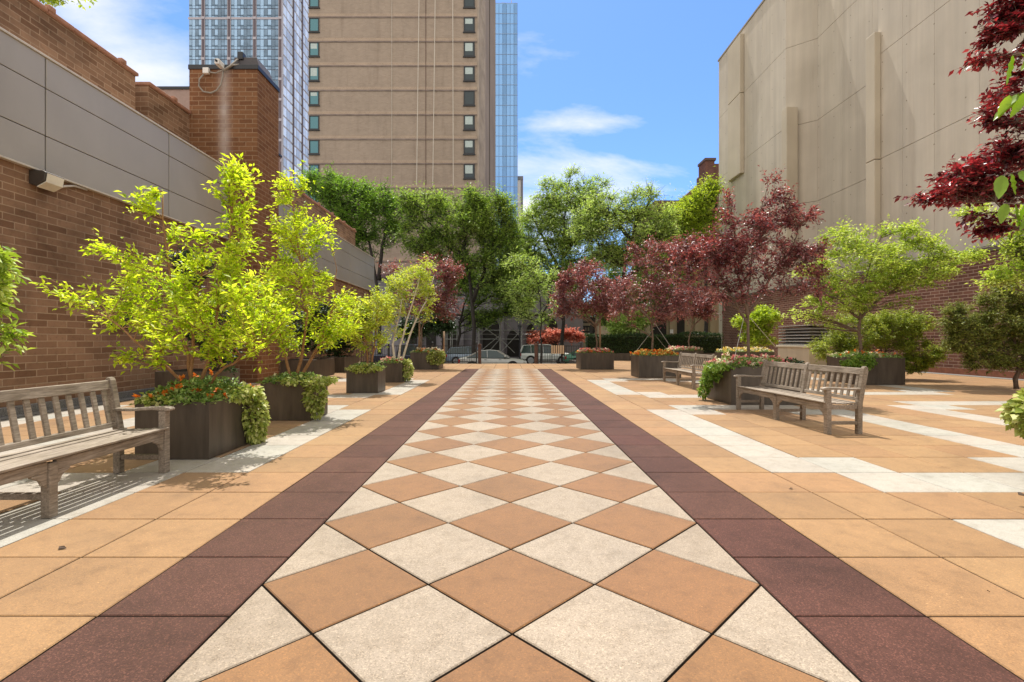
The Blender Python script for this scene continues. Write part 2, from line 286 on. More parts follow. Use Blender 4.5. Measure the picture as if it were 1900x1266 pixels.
# ------------------------------------------------------------------ mesh builder
ORG = {}
class MB:
    def __init__(s): s.v = []; s.f = []; s.m = []
    def quad(s, a, b, c, d, mi=0):
        n = len(s.v); s.v += [tuple(a), tuple(b), tuple(c), tuple(d)]; s.f.append((n, n+1, n+2, n+3)); s.m.append(mi)
    def poly(s, pts, mi=0):
        n = len(s.v); s.v += [tuple(p) for p in pts]; s.f.append(tuple(range(n, n+len(pts)))); s.m.append(mi)
    def box(s, x0, x1, y0, y1, z0, z1, mi=0, T=None):
        if x0 > x1: x0, x1 = x1, x0
        if y0 > y1: y0, y1 = y1, y0
        if z0 > z1: z0, z1 = z1, z0
        n = len(s.v); c = [(x0,y0,z0),(x1,y0,z0),(x1,y1,z0),(x0,y1,z0),(x0,y0,z1),(x1,y0,z1),(x1,y1,z1),(x0,y1,z1)]
        if T is not None: c = [tuple(T @ Vector(p)) for p in c]
        s.v += c
        for f in ((0,3,2,1),(4,5,6,7),(0,1,5,4),(1,2,6,5),(2,3,7,6),(3,0,4,7)):
            s.f.append(tuple(n+i for i in f)); s.m.append(mi)
        return s
    def prism(s, pts, axis, a, b, mi=0):
        # pts: 2-D outline; axis 'x','y','z' extrusion between a and b
        def mk(p, q):
            return {'x': (q, p[0], p[1]), 'y': (p[0], q, p[1]), 'z': (p[0], p[1], q)}[axis]
        n = len(s.v); k = len(pts)
        s.v += [mk(p, a) for p in pts] + [mk(p, b) for p in pts]
        s.f.append(tuple(n+i for i in range(k))); s.m.append(mi)
        s.f.append(tuple(n+k+i for i in reversed(range(k)))); s.m.append(mi)
        for i in range(k):
            j = (i+1) % k; s.f.append((n+i, n+k+i, n+k+j, n+j)); s.m.append(mi)
        return s
    def beam(s, a, b, wd, ht, mi=0, up=(0, 0, 1)):
        a = Vector(a); b = Vector(b); d = (b-a).normalized(); u = Vector(up)
        if abs(d.dot(u)) > 0.98: u = Vector((0, 1, 0))
        r = d.cross(u).normalized(); u2 = r.cross(d).normalized()
        n = len(s.v)
        for p in (a, b):
            for sx, sz in ((-1,-1),(1,-1),(1,1),(-1,1)): s.v.append(tuple(p + r*sx*wd/2 + u2*sz*ht/2))
        for f in ((0,3,2,1),(4,5,6,7),(0,1,5,4),(1,2,6,5),(2,3,7,6),(3,0,4,7)):
            s.f.append(tuple(n+i for i in f)); s.m.append(mi)
        return s
    def tube(s, pts, rad, k=6, mi=0, cap=True):
        pts = [Vector(p) for p in pts]
        if isinstance(rad, (int, float)): rad = [rad]*len(pts)
        n0 = len(s.v); ref = Vector((0.13, 0.27, 1)).normalized()
        for i, p in enumerate(pts):
            d = (pts[min(i+1, len(pts)-1)] - pts[max(i-1, 0)])
            if d.length < 1e-6: d = Vector((0,0,1))
            d.normalize(); a = d.cross(ref)
            if a.length < 0.05: a = d.cross(Vector((1, 0, 0)))
            a.normalize(); b = d.cross(a)
            for j in range(k):
                t = 2*math.pi*j/k; s.v.append(tuple(p + (a*math.cos(t)+b*math.sin(t))*rad[i]))
        for i in range(len(pts)-1):
            for j in range(k):
                q = (j+1) % k
                s.f.append((n0+i*k+j, n0+i*k+q, n0+(i+1)*k+q, n0+(i+1)*k+j)); s.m.append(mi)
        if cap:
            s.f.append(tuple(n0+j for j in reversed(range(k)))); s.m.append(mi)
            s.f.append(tuple(n0+(len(pts)-1)*k+j for j in range(k))); s.m.append(mi)
        return s
    def lathe(s, prof, c=(0,0,0), k=16, axis='z', mi=0):
        n0 = len(s.v)
        for r_, h_ in prof:
            for j in range(k):
                t = 2*math.pi*j/k; x, y = r_*math.cos(t), r_*math.sin(t)
                p = {'z': (x, y, h_), 'y': (x, h_, y), 'x': (h_, x, y)}[axis]
                s.v.append((p[0]+c[0], p[1]+c[1], p[2]+c[2]))
        for i in range(len(prof)-1):
            for j in range(k):
                q = (j+1) % k; s.f.append((n0+i*k+j, n0+i*k+q, n0+(i+1)*k+q, n0+(i+1)*k+j)); s.m.append(mi)
        s.f.append(tuple(n0+j for j in reversed(range(k)))); s.m.append(mi)
        s.f.append(tuple(n0+(len(prof)-1)*k+j for j in range(k))); s.m.append(mi)
        return s
    def build(s, name, mats, parent=None, bevel=0, smooth=False, seg=2):
        me = bpy.data.meshes.new(name); off = ORG.get(parent.name, Vector()) if parent else Vector()
        me.from_pydata([(x-off[0], y-off[1], z-off[2]) for x, y, z in s.v], [], s.f)
        if not isinstance(mats, (list, tuple)): mats = [mats]
        for m in mats: me.materials.append(m)
        if len(mats) > 1: me.polygons.foreach_set('material_index', s.m)
        if smooth: me.polygons.foreach_set('use_smooth', [True]*len(me.polygons))
        o = bpy.data.objects.new(name, me); COL.objects.link(o)
        if parent: o.parent = parent; ORG[o.name] = off
        if bevel:
            b = o.modifiers.new('bevel', 'BEVEL'); b.width = bevel; b.segments = seg; b.limit_method = 'ANGLE'; b.angle_limit = R(40)
        me.update(); return o
def thing(name, label, cat, loc=(0, 0, 0), group=None):
    o = bpy.data.objects.new(name, None); COL.objects.link(o); o.location = loc; o.empty_display_size = 0.2
    ORG[o.name] = Vector(loc); o['label'] = label; o['category'] = cat
    if group: o['group'] = group
    return o
def tag(o, label, cat, group=None, kind=None):
    if label: o['label'] = label
    if cat: o['category'] = cat
    if group: o['group'] = group
    if kind: o['kind'] = kind
    return o
def struct(o): o['kind'] = 'structure'; return o
KIDS = {}
def dup(root, loc, rz=0.0, label=None, group=None):
    r = root.copy(); COL.objects.link(r); r.location = loc; r.rotation_euler = (0, 0, rz)
    if label: r['label'] = label
    if group: r['group'] = group
    for ch in [o for o in root.children]:
        c = ch.copy(); COL.objects.link(c); c.parent = r
        for g in [o for o in ch.children]:
            d = g.copy(); COL.objects.link(d); d.parent = c
    return r

# ------------------------------------------------------------------ ground, street and plaza
T = 0.6185; GAP = 0.011
XC = 0.02; HW = 1.3175          # centre line and half width of the diamond walk
XR = XC + HW + T; XL = -(HW - XC) - T
Y0 = 2.274
def wh_right(c, r):
    def octo(c0, r0, c, r):
        c -= c0; r -= r0
        if r in (0, 8): return 1 <= c <= 4
        if r in (1, 7): return c in (0, 1, 4, 5)
        return 2 <= r <= 6 and c in (0, 5)
    if octo(1, 3, c, r) or octo(1, 14, c, r) or octo(9, 4, c, r) or octo(9, 15, c, r) or (octo(1, -7, c, r) and c >= 2 and r == 1) or octo(9, -7, c, r) or octo(17, 3, c, r): return True
    return False
def plaza():
    mb = MB(); mats = [M['tan'], M['amber'], M['cream'], M['white'], M['brown'], M['joint_side']]
    g = GAP/2; ch = 0.005; dz = 0.03
    def tile(poly, mi):
        # poly ccw, inset by joint, chamfered rim
        cx = sum(p[0] for p in poly)/len(poly); cy = sum(p[1] for p in poly)/len(poly)
        zj = rnd.uniform(-0.0012, 0.0012)
        def inset(d):
            out = []
            k = len(poly)
            for i in range(k):
                p0 = Vector(poly[i-1]); p1 = Vector(poly[i]); p2 = Vector(poly[(i+1) % k])
                e1 = (p1-p0).normalized(); e2 = (p2-p1).normalized()
                n1_ = Vector((-e1.y, e1.x)); n2_ = Vector((-e2.y, e2.x))
                bs = (n1_+n2_); bl = bs.length
                if bl < 1e-6: out.append(tuple(p1)); continue
                bs.normalize(); q = p1 + bs*d/max(0.3, bs.dot(n1_)); out.append((q.x, q.y))
            return out
        a = inset(g); b = inset(g+ch); k = len(poly); n = len(mb.v)
        mb.v += [(x, y, -dz) for x, y in a] + [(x, y, -ch+zj) for x, y in a] + [(x, y, zj) for x, y in b]
        for i in range(k):
            j = (i+1) % k
            mb.f.append((n+i, n+j, n+k+j, n+k+i)); mb.m.append(5)
            mb.f.append((n+k+i, n+k+j, n+2*k+j, n+2*k+i)); mb.m.append(mi)
        mb.f.append(tuple(n+2*k+i for i in range(k))); mb.m.append(mi)
    YE = 22.1; kmin = -8; 
    # diamonds
    D = 2*HW/3; DY = 0.866; yph = 2.14
    kk = -6
    def clip(poly, lo, hi):
        def cl(pts, f):
            out = []
            for i in range(len(pts)):
                a, b = pts[i-1], pts[i]; fa, fb = f(a), f(b)
                if fa*fb < 0:
                    t = fa/(fa-fb); out.append((a[0]+(b[0]-a[0])*t, a[1]+(b[1]-a[1])*t))
                if fb >= 0: out.append(b)
            return out
        pts = cl(poly, lambda p: p[0]-lo[0]); pts = cl(pts, lambda p: hi[0]-p[0]) if pts else pts
        pts = cl(pts, lambda p: hi[1]-p[1]) if pts else pts
        pts = cl(pts, lambda p: p[1]-lo[1]) if pts else pts
        return pts
    xl, xr = XC-HW, XC+HW
    for row in range(-12, 60):
        for col in range(-4, 5):
            # amber: centres on columns at integer*D, y centre = yph + DY/2 + i*DY ; cream: offset half a cell both ways
            for (ox, oy, mi) in ((0, DY/2, 1), (D/2, 0, 2)):
                cx = XC + col*D + ox; cy = yph + row*DY + oy
                if cy < -3 or cy > YE+1: continue
                poly = [(cx, cy-DY/2), (cx+D/2, cy), (cx, cy+DY/2), (cx-D/2, cy)]
                pl = clip(poly, (xl, -3), (xr, YE))
                if len(pl) >= 3:
                    ar = abs(sum(pl[i-1][0]*pl[i][1]-pl[i][0]*pl[i-1][1] for i in range(len(pl))))/2
                    if ar > 0.004: tile(pl, mi)
    # square slabs
    yend_c = 27.1
    r = -8
    while True:
        ya = Y0 + r*T; yb = ya + T
        if ya > 33.0: break
        if ya < YE - T*0.5:
            tile([(XC+HW, ya), (XR, ya), (XR, yb), (XC+HW, yb)], 4); tile([(XL, ya), (XC-HW, ya), (XC-HW, yb), (XL, yb)], 4)
        else:
            xa = XL
            for i in range(6):
                wdt = (XR-XL)/6
                if yb <= yend_c+0.1: tile([(XL+i*wdt, ya), (XL+(i+1)*wdt, ya), (XL+(i+1)*wdt, yb), (XL+i*wdt, yb)], 0)
        for c in range(0, 25):
            x = XR + c*T
            if yb <= yend_c+0.1 or x > 4.6:
                mi = 3 if wh_right(c, r) else 0
                if mi == 3 and r < 5: mi = 3
                tile([(x, ya), (x+T, ya), (x+T, yb), (x, yb)], mi)
        for c in range(0, 11):
            x = XL - c*T
            if x - T < -8.3: continue
            if yb <= yend_c+0.1:
                mi = 3 if (wh_right(c, r) and r > 0 or (c == 2 and r == 2)) else 0
                tile([(x-T, ya), (x, ya), (x, yb), (x-T, yb)], mi)
        r += 1
    o = mb.build('plaza_paving', mats); struct(o)
    mb = MB(); mb.box(-8.6, 17.2, -6, 27.2, -0.9, -0.026); mb.box(4.2, 17.2, 27.2, 33.2, -0.9, -0.026)
    struct(mb.build('plaza_base', M['joint']))
plaza()
M['asphalt'] = plain('asphalt', (0.055, 0.055, 0.057), 0.9, var=0.2, scale=3, bmp=0.4, bscale=120)
M['sidewalk'] = plain('sidewalk_concrete', (0.33, 0.31, 0.28), 0.9, var=0.15, scale=2)
M['gravel'] = plain('grey_gravel', (0.16, 0.15, 0.14), 0.95, var=0.6, scale=40, bmp=1.0, bscale=80)
mb = MB(); mb.quad((-900, -900, -0.92), (900, -900, -0.92), (900, 1200, -0.92), (-900, 1200, -0.92)); struct(mb.build('ground', M['sidewalk']))
mb = MB(); mb.quad((-120, 31, -0.83), (120, 31, -0.83), (120, 46, -0.83), (-120, 46, -0.83)); struct(mb.build('road', M['asphalt']))
mb = MB(); mb.box(-120, 120, 27.6, 30.99, -0.915, -0.70); mb.box(-120, 120, 46.01, 51.5, -0.915, -0.70); struct(mb.build('pavement', M['sidewalk'], bevel=0.02))
mb = MB(); mb.box(-8.46, -8.16, -6, 27.1, -0.017, 0.012); mb.box(16.45, 16.97, -6, 33, -0.017, 0.010); struct(mb.build('gravel_strip', M['gravel']))

# ------------------------------------------------------------------ left brick building
LX = -8.5
lb = thing('brick_building', 'long low brown brick building with grey metal fascia panels and a square brick pier', 'building', (LX, 12, 0))
M['bl'] = M['brick_left']
mb = MB(); mb.box(-12, LX, -6, 14.9, -0.9, 6.40); mb.box(-12, LX, 16.0, 30.7, -0.9, 6.40); mb.build('wall', M['bl'], lb)
mb = MB(); mb.box(LX, LX+0.10, -6, 14.7, -0.017, 0.16); mb.build('plinth', M['gravel'], lb, 0.01)
mb = MB(); mb.box(-12, -9.6, -6, 12.56, 6.41, 8.10); mb.box(-12, -9.6, 13.02, 14.95, 6.41, 8.10); mb.box(-12, -9.6, 16.1, 30.7, 6.41, 8.10)
mb.build('upper_wall', M['bl'], lb)
mb = MB()
for a, b in ((-6, 12.60), (12.98, 14.69), (16.1, 30.75)):
    y = a
    while y < b - 0.05:
        e = min(b, y + 0.62); mb.box(-12.02, -9.53, y+0.004, e-0.004, 8.101, 8.19); y = e
    yy = a + 0.9
    while yy < b - 0.2: mb.box(-9.62, -9.50, yy, yy+0.16, 8.15, 8.26); yy += 1.9
    mb.build('coping', M['cap_red'], lb, 0.02); mb = MB()
# fascia panels with open joints
mb = MB(); bk = MB(); ed = MB()
zr = [(4.37, 5.00), (5.015, 5.865), (5.88, 6.43)]
def fascia(ys):
    for a, b in zip(ys[:-1], ys[1:]):
        for z0, z1 in zr: mb.box(LX+0.03, LX+0.09, a+0.014, b-0.014, z0, z1)
fascia([-5.5, -1.0, 2.3, 5.6, 8.87, 12.1, 14.66]); mb.build('fascia_panel', M['panel'], lb, 0.008); mb = MB(); fascia([16.1, 18.3, 22.2, 26.0, 30.72])
bk.box(LX+0.002, LX+0.03, -5.5, 14.67, 4.375, 6.42); bk.box(LX+0.002, LX+0.03, 16.1, 30.7, 4.375, 6.42)
ed.box(-9.6, LX+0.115, -5.5, 14.67, 6.432, 6.475); ed.box(-9.6, LX+0.115, 16.1, 30.75, 6.432, 6.475); ed.box(LX+0.002, LX+0.10, -5.5, 14.67, 4.33, 4.368); ed.box(LX+0.002, LX+0.1, 16.1, 30.7, 4.33, 4.368)
mb.build('fascia_panel', M['panel'], lb, 0.008); bk.build('fascia_backing', M['dark_gap'], lb); ed.build('fascia_trim', M['panel_edge'], lb, 0.006)
pr = MB(); pr.box(-9.6, -7.55, 14.7, 16.06, -0.017, 9.46); pier = pr.build('brick_pier', M['brick_pier'], lb)
mb = MB(); mb.box(-9.63, -7.52, 14.67, 16.09, 9.461, 9.60); mb.build('pier_cap', M['black_metal'], pier, 0.01)
mb = MB(); mb.prism([(-8.35, 9.601), (-7.56, 9.601), (-7.66, 9.92), (-8.33, 9.92)], 'y', 14.85, 15.7); mb.build('vent_hood', plain('charcoal_sheet', (0.07, 0.06, 0.062), 0.5), pier, 0.01)
mb = MB(); mb.box(-8.62, -8.42, 14.66, 14.699, 6.44, 6.50); mb.box(-9.5, -8.4, 14.66, 14.699, 6.50, 6.53); mb.build('flashing', M['panel_edge'], lb)
# set-back rooftop parapet beyond the pier
mb = MB(); mb.box(-14, -11.2, 17.5, 24.0, 6.41, 10.3); mb.box(-14, -11.3, 24.0, 31, 6.41, 9.35); pp = mb.build('rooftop_wall', plain('pinkish_render', (0.34, 0.24, 0.20), 0.85), lb)
mb = MB(); mb.box(-14.05, -11.12, 17.45, 24.03, 10.301, 10.39); mb.box(-14.05, -11.22, 24.05, 31.05, 9.351, 9.44); mb.build('parapet_cap', M['black_metal'], pp)
# small dark vents in the wall
mb = MB(); mb.box(LX-0.01, LX+0.03, 10.75, 11.0, 1.72, 2.05); mb.box(LX-0.01, LX+0.03, 10.45, 10.95, 1.55, 1.70); mb.build('wall_vent', M['black_metal'], lb)

# wall lamp and conduit
wl = thing('wall_lamp', 'boxy floodlight with glowing-white lens under the grey fascia of the left brick wall', 'lamp', (LX+0.1, 9.0, 4.2))
wl['label'] = 'boxy floodlight with a milky lens under the grey fascia of the left brick wall'
yl = F*8.35/(CX-92)
mb = MB(); mb.prism([(LX+0.002, 4.07), (LX+0.12, 4.04), (LX+0.28, 4.13), (LX+0.30, 4.28), (LX+0.24, 4.31), (LX+0.002, 4.31)], 'y', yl-0.24, yl+0.14); mb.build('housing', plain('dark_bronze', (0.05, 0.04, 0.032), 0.5), wl, 0.012)
mb = MB(); mb.prism([(LX+0.13, 4.02), (LX+0.29, 4.105), (LX+0.32, 4.26), (LX+0.305, 4.26), (LX+0.285, 4.125), (LX+0.125, 4.035)], 'y', yl-0.21, yl+0.11); mb.build('lens', plain('milky_lens', (0.75, 0.70, 0.58), 0.25), wl)
mb = MB(); mb.tube([(LX+0.05, yl+0.2, 4.12), (LX+0.06, yl+0.4, 4.22), (LX+0.05, yl+0.62, 4.30), (LX+0.05, yl+0.9, 4.31)], 0.022, 8); mb.build('conduit', M['panel_edge'], wl, smooth=True)

# camera on the pier
sc_ = thing('security_camera', 'white bullet camera with looped grey cable on top corner of the brown brick pier', 'camera', tuple(P(412, 124, 14.6)))
white = plain('white_plastic', (0.72, 0.70, 0.66), 0.4)
c = P(411, 122, 14.6); mb = MB(); mb.box(c.x-0.07, c.x+0.06, 14.35, 14.66, c.z-0.08, c.z+0.08); mb.build('housing', white, sc_, 0.02)
mb = MB(); mb.lathe([(0.03, 14.30), (0.035, 14.349)], (c.x, 0, c.z), 12, 'y'); mb.build('lens', M['black_metal'], sc_)
j = P(384, 133, 14.65); mb = MB(); mb.box(j.x-0.08, j.x+0.09, 14.56, 14.66, j.z-0.09, j.z+0.08); mb.build('junction_box', white, sc_, 0.01)
cp = [P(x, y, 14.62) for x, y in ((378, 138), (370, 147), (369, 160), (377, 170), (391, 173), (402, 168), (410, 157), (413, 143), (414, 132))]
mb = MB(); mb.tube(cp, 0.022, 8); mb.tube([P(388, 134, 14.6), P(400, 136, 14.6), P(412, 131, 14.6), P(424, 124, 14.6)], 0.02, 6); mb.tube([P(416, 131, 14.6), P(428, 122, 14.6), P(440, 111, 14.8), P(447, 107, 14.9)], 0.028, 6); mb.tube([P(416, 132, 14.6), P(432, 121, 14.65), P(444, 120, 14.7)], 0.024, 6)
mb.build('cable', plain('grey_cable', (0.28, 0.25, 0.21), 0.6), sc_, smooth=True)
mb = MB(); e = P(449, 108, 14.95); mb.box(e.x-0.07, e.x+0.1, 14.8, 15.0, e.z-0.12, e.z+0.12); mb.build('bracket', M['black_metal'], sc_, 0.02)

# ------------------------------------------------------------------ right brick wall and beige building
RX = 17.0
rw = thing('brick_wall', 'red brick boundary wall with dark metal coping along the right side of the plaza', 'wall', (RX, 20, 0))
mb = MB(); mb.box(RX, RX+0.4, -6, 38.6, -0.9, 4.42); mb.build('brick_face', M['brick_right'], rw)
mb = MB(); mb.box(RX-0.05, RX+0.5, -6, 38.65, 4.421, 4.60); mb.build('coping', plain('brown_coping', (0.10, 0.075, 0.06), 0.6), rw, 0.015)
mb = MB(); mb.box(RX-0.02, RX-0.002, -6, 33, 0.011, 0.22); mb.build('plinth', plain('brick_plinth', (0.24, 0.09, 0.05), 0.9, var=0.3), rw)
bb = thing('concrete_building', 'tall windowless beige concrete building with stepped panels and tapered ribs', 'building', (19, 28, 0))
mb = MB(); gp = 0.022
lv = [-0.9, 4.9, 10.25, 15.44, 20.7, 25.75]
def panel_run(p, q, seams, skip=None):
    # p -> q plan points (near to far) ; slabs between joints
    p = Vector(p); q = Vector(q); L = (q-p).length; d = (q-p)/L; nrm = Vector((-d.y, d.x))
    if nrm.x > 0: nrm = -nrm
    cuts = [0] + seams + [L]
    for a, b in zip(cuts[:-1], cuts[1:]):
        for z0, z1 in zip(lv[:-1], lv[1:]):
            a0 = a + (0.004 if a > 0 else 0); b0 = b - (0.004 if b < L else 0)
            A = p + d*a0; B = p + d*b0; n = len(mb.v); t_ = 0.18
            A2 = A - nrm*t_; B2 = B - nrm*t_; za = z0 + gp/2; zb = z1 - gp/2
            for X_ in (A, B, B2, A2): mb.v.append((X_.x, X_.y, za))
            for X_ in (A, B, B2, A2): mb.v.append((X_.x, X_.y, zb))
            for f in ((0,3,2,1),(4,5,6,7),(0,1,5,4),(1,2,6,5),(2,3,7,6),(3,0,4,7)): mb.f.append(tuple(n+i for i in f)); mb.m.append(0)
panel_run((18.4, 6), (18.4, 24.2), [3.7, 7.0, 10.2, 13.0, 15.0, 16.7])
panel_run((19.9, 24.2), (19.9, 31.3), [2.4, 4.8])
panel_run((19.9, 31.3), (18.5, 32.4), [])
panel_run((18.5, 32.4), (18.5, 42.7), [3.0, 8.0])
panel_run((18.4, 6), (34, 6), [4, 8, 12])
mb.build('wall_panel', M['beige'], bb, 0.004)
mb = MB(); mb.prism([(18.5, 6.1), (34, 6.1), (34, 42.6), (18.65, 42.6), (18.65, 32.5), (20.05, 31.4), (20.05, 24.1), (18.55, 24.1)], 'z', -0.9, 25.7); mb.build('wall_core', plain('joint_concrete', (0.26, 0.215, 0.155), 0.9), bb)
mb = MB(); mb.prism([(18.34, 5.9), (34, 5.9), (34, 42.8), (18.44, 42.8), (18.44, 32.4), (19.84, 31.27), (19.84, 24.25), (18.34, 24.25)], 'z', 25.76, 25.9); mb.build('roof_edge', plain('pale_roof_edge', (0.30, 0.26, 0.2), 0.7), bb)
mb = MB()
for z0, z1 in ((-0.9, 5.0), (5.03, 10.2), (10.23, 16.5)): mb.prism([(18.08, 24.15), (18.08, 24.75), (18.39, 25.1), (18.9, 25.1), (18.9, 24.15)] if False else [(18.08, 24.0), (18.39, 24.0), (18.395, 24.9), (18.08, 24.6)], 'z', z0, z1)
mb.build('rib', M['beige_rib'], bb, 0.03)
mb = MB()
for z0, z1 in ((-0.9, 5.0), (5.03, 10.2), (10.23, 16.5)): mb.prism([(18.15, 31.7), (18.88, 31.7), (18.88, 32.05), (18.49, 32.38), (18.15, 32.3)], 'z', z0, z1)
mb.build('rib', M['beige_rib'], bb, 0.03)
mb = MB()
for z0, z1 in ((14.4, 20.65), (20.7, 25.3)): mb.prism([(18.17, 38.1), (18.49, 38.1), (18.49, 40.4), (18.17, 40.2)], 'z', z0, z1)
mb.build('rib', M['beige_rib'], bb, 0.03)

# ------------------------------------------------------------------ towers
TY = 62.0
bt = thing('apartment_tower', 'beige brick apartment tower with one column of windows at each edge of a blank wall', 'building', (-14, TY, -0.9))
x0, x1 = XX(572.5, TY), XX(885, TY)
fl = 45.3/F*TY; ztop = ZZ(-70, TY)
mb = MB(); mb.box(x0, x1, TY, TY+18, -0.9, ztop+14); mb.build('wall', M['tower_brick'], bt)
mb = MB(); ln = MB()
for k in range(-2, 13):
    zl = ZZ(32.5+45.3*k, TY)
    if zl < 0: continue
    mb.box(x0-0.02, x1+0.01, TY-0.05, TY-0.002, zl+0.02, zl+0.46); ln.box(x0-0.02, x1+0.01, TY-0.075, TY-0.052+0.0, zl-0.08, zl+0.09)
mb.build('floor_band', M['tower_band'], bt); ln.build('shelf_line', M['tower_line'], bt)
glass_teal = newmat('teal_glass'); t_ = glass_teal[1]; b_ = glass_teal[2]; b_.inputs['Base Color'].default_value = (0.10, 0.22, 0.25, 1); b_.inputs['Roughness'].default_value = 0.08; b_.inputs['Metallic'].default_value = 0.55; glass_teal = glass_teal[0]
g2 = newmat('dark_window_glass'); g2[2].inputs['Base Color'].default_value = (0.035, 0.05, 0.055, 1); g2[2].inputs['Roughness'].default_value = 0.1; g2 = g2[0]
blind = plain('window_blind', (0.45, 0.52, 0.50), 0.6)
def tower_window(px0, px1, py0, py1, dark):
    a, b = XX(px0, TY), XX(px1, TY); zt, zb = ZZ(py0, TY), ZZ(py1, TY)
    m_ = MB(); f_ = 0.13
    m_.box(a, a+f_, TY-0.10, TY-0.01, zb, zt); m_.box(b-f_, b, TY-0.10, TY-0.01, zb, zt); m_.box(a+f_, b-f_, TY-0.10, TY-0.01, zt-f_, zt); m_.box(a+f_, b-f_, TY-0.10, TY-0.01, zb, zb+f_)
    m_.box(a-0.08, b+0.08, TY-0.16, TY-0.005, zb-0.14, zb-0.003)
    w_ = m_.build('window', M['black_metal'], bt)
    m_ = MB(); m_.box(a+f_, b-f_, TY-0.05, TY-0.012, zb+f_, zt-f_); m_.build('pane', g2 if dark else glass_teal, w_)
    if rnd.random() < 0.6:
        zz_ = zt-f_-(zt-zb)*rnd.uniform(0.25, 0.6); m_ = MB(); m_.box(a+f_+0.05, b-f_-0.15, TY-0.056, TY-0.051, zz_, zt-f_-0.02); m_.build('blind', blind, w_)
for k in range(-1, 8):
    tower_window(574, 592.5, 33.8+45.3*k, 60+45.3*k, False)
    tower_window(860.5, 881, 33.0+45.3*k, 60+45.3*k, True)
# ropes for facade work
mb = MB()
for pxa, pxb in ((778, 773), (808, 803), (840, 841)): mb.tube([P(pxa, -40, TY-0.4), P(pxb, 345, TY-0.4)], 0.045, 5)
for pxa in (727,): mb.tube([P(pxa, -40, TY-0.08), P(pxa, 345, TY-0.08)], 0.03, 4)
mb.build('facade_rope', plain('pale_rope', (0.6, 0.54, 0.46), 0.8), bt)
mb = MB(); mb.tube([P(790, -40, TY-0.06), P(790, 345, TY-0.06)], 0.04, 4); mb.build('drain_line', plain('brown_line', (0.14, 0.08, 0.06), 0.8), bt)
# fluted corner and dark return wall
pa = Vector((x1+0.01, TY)); pb = Vector((XX(898, TY+3), TY+3)); pc = Vector((XX(919.5, 72), 72))
mb = MB(); nfl = 9
for i in range(nfl):
    a = pa + (pb-pa)*(i/nfl); b = pa + (pb-pa)*((i+0.62)/nfl); c = pa + (pb-pa)*((i+1)/nfl)
    nn = Vector((pb-pa)).normalized(); nn = Vector((nn.y, -nn.x))
    A = a + nn*0.22; B = b + nn*0.22
    mb.quad((A.x, A.y, 0), (B.x, B.y, 0), (B.x, B.y, ztop+14), (A.x, A.y, ztop+14)); mb.quad((B.x, B.y, 0), (b.x, b.y, 0), (b.x, b.y, ztop+14), (B.x, B.y, ztop+14))
    mb.quad((b.x, b.y, 0), (c.x, c.y, 0), (c.x, c.y, ztop+14), (b.x, b.y, ztop+14)); mb.quad((a.x, a.y, 0), (A.x, A.y, 0), (A.x, A.y, ztop+14), (a.x, a.y, ztop+14))
mb.build('fluted_corner', plain('fluted_concrete', (0.36, 0.29, 0.23), 0.8, var=0.3, scale=0.6), bt)
mb = MB(); mb.prism([(pb.x+0.02, pb.y), (pc.x, pc.y), (pc.x-6, pc.y+8), (pb.x-4, pb.y+8)], 'z', -0.9, ztop+14); mb.build('side_wall', streaky('grey_brown_concrete', (0.20, 0.155, 0.125), 0.85, 0.12, 0.1, 0.8), bt)
mb = MB(); mb.beam((pb.x+(pc.x-pb.x)*.45, pb.y+(pc.y-pb.y)*.45-0.05, 10), (pb.x+(pc.x-pb.x)*.45, pb.y+(pc.y-pb.y)*.45-0.05, ztop+14), 0.12, 0.12); mb.build('side_joint', M['dark_gap'], bt)

def glassmat(name, col, rough, metal, var=0.2, scale=0.2):
    m, t, b, o = newmat(name); n = noise(t, pos(t), scale, 3); isl = t.nodes.new('ShaderNodeNewGeometry').outputs['Random Per Island']
    f = math_n(t, 'ADD', math_n(t, 'MULTIPLY', n, 0.5), math_n(t, 'MULTIPLY', isl, 0.5))
    t.links.new(ramp(t, f, [(0.3, tuple(x*(1-var) for x in col)), (0.7, tuple(x*(1+var) for x in col))]), b.inputs['Base Color'])
    b.inputs['Roughness'].default_value = rough; b.inputs['Metallic'].default_value = metal; return m
# blue glass tower, left
BY = 140.0
gt = thing('glass_tower', 'blue glass residential tower with brown piers and pale rails behind the brick pier', 'building', (XX(440, BY), BY, -0.9))
bx0, bx1 = XX(349, BY), XX(523, BY); zt = ZZ(-90, BY); fh = 18.9/F*BY
blue = glassmat('blue_curtain_glass', (0.24, 0.35, 0.48), 0.18, 0.25, 0.45, 0.25)
blue_d = plain('grey_blue_spandrel', (0.10, 0.16, 0.23), 0.4); pier_br = plain('brown_pier', (0.12, 0.09, 0.105), 0.7); rail = plain('lilac_grey_concrete', (0.42, 0.38, 0.41), 0.7)
mb = MB(); mb.box(bx0, bx1, BY+0.4, BY+24, -0.9, zt); mb.build('wall', rail, gt)
pxs = [349, 377, 425, 472.5, 520]
bays = [(350, 374), (380, 422), (428, 470), (475.5, 517)]
row = 0; py = 34-18.9*3; firstw = {}
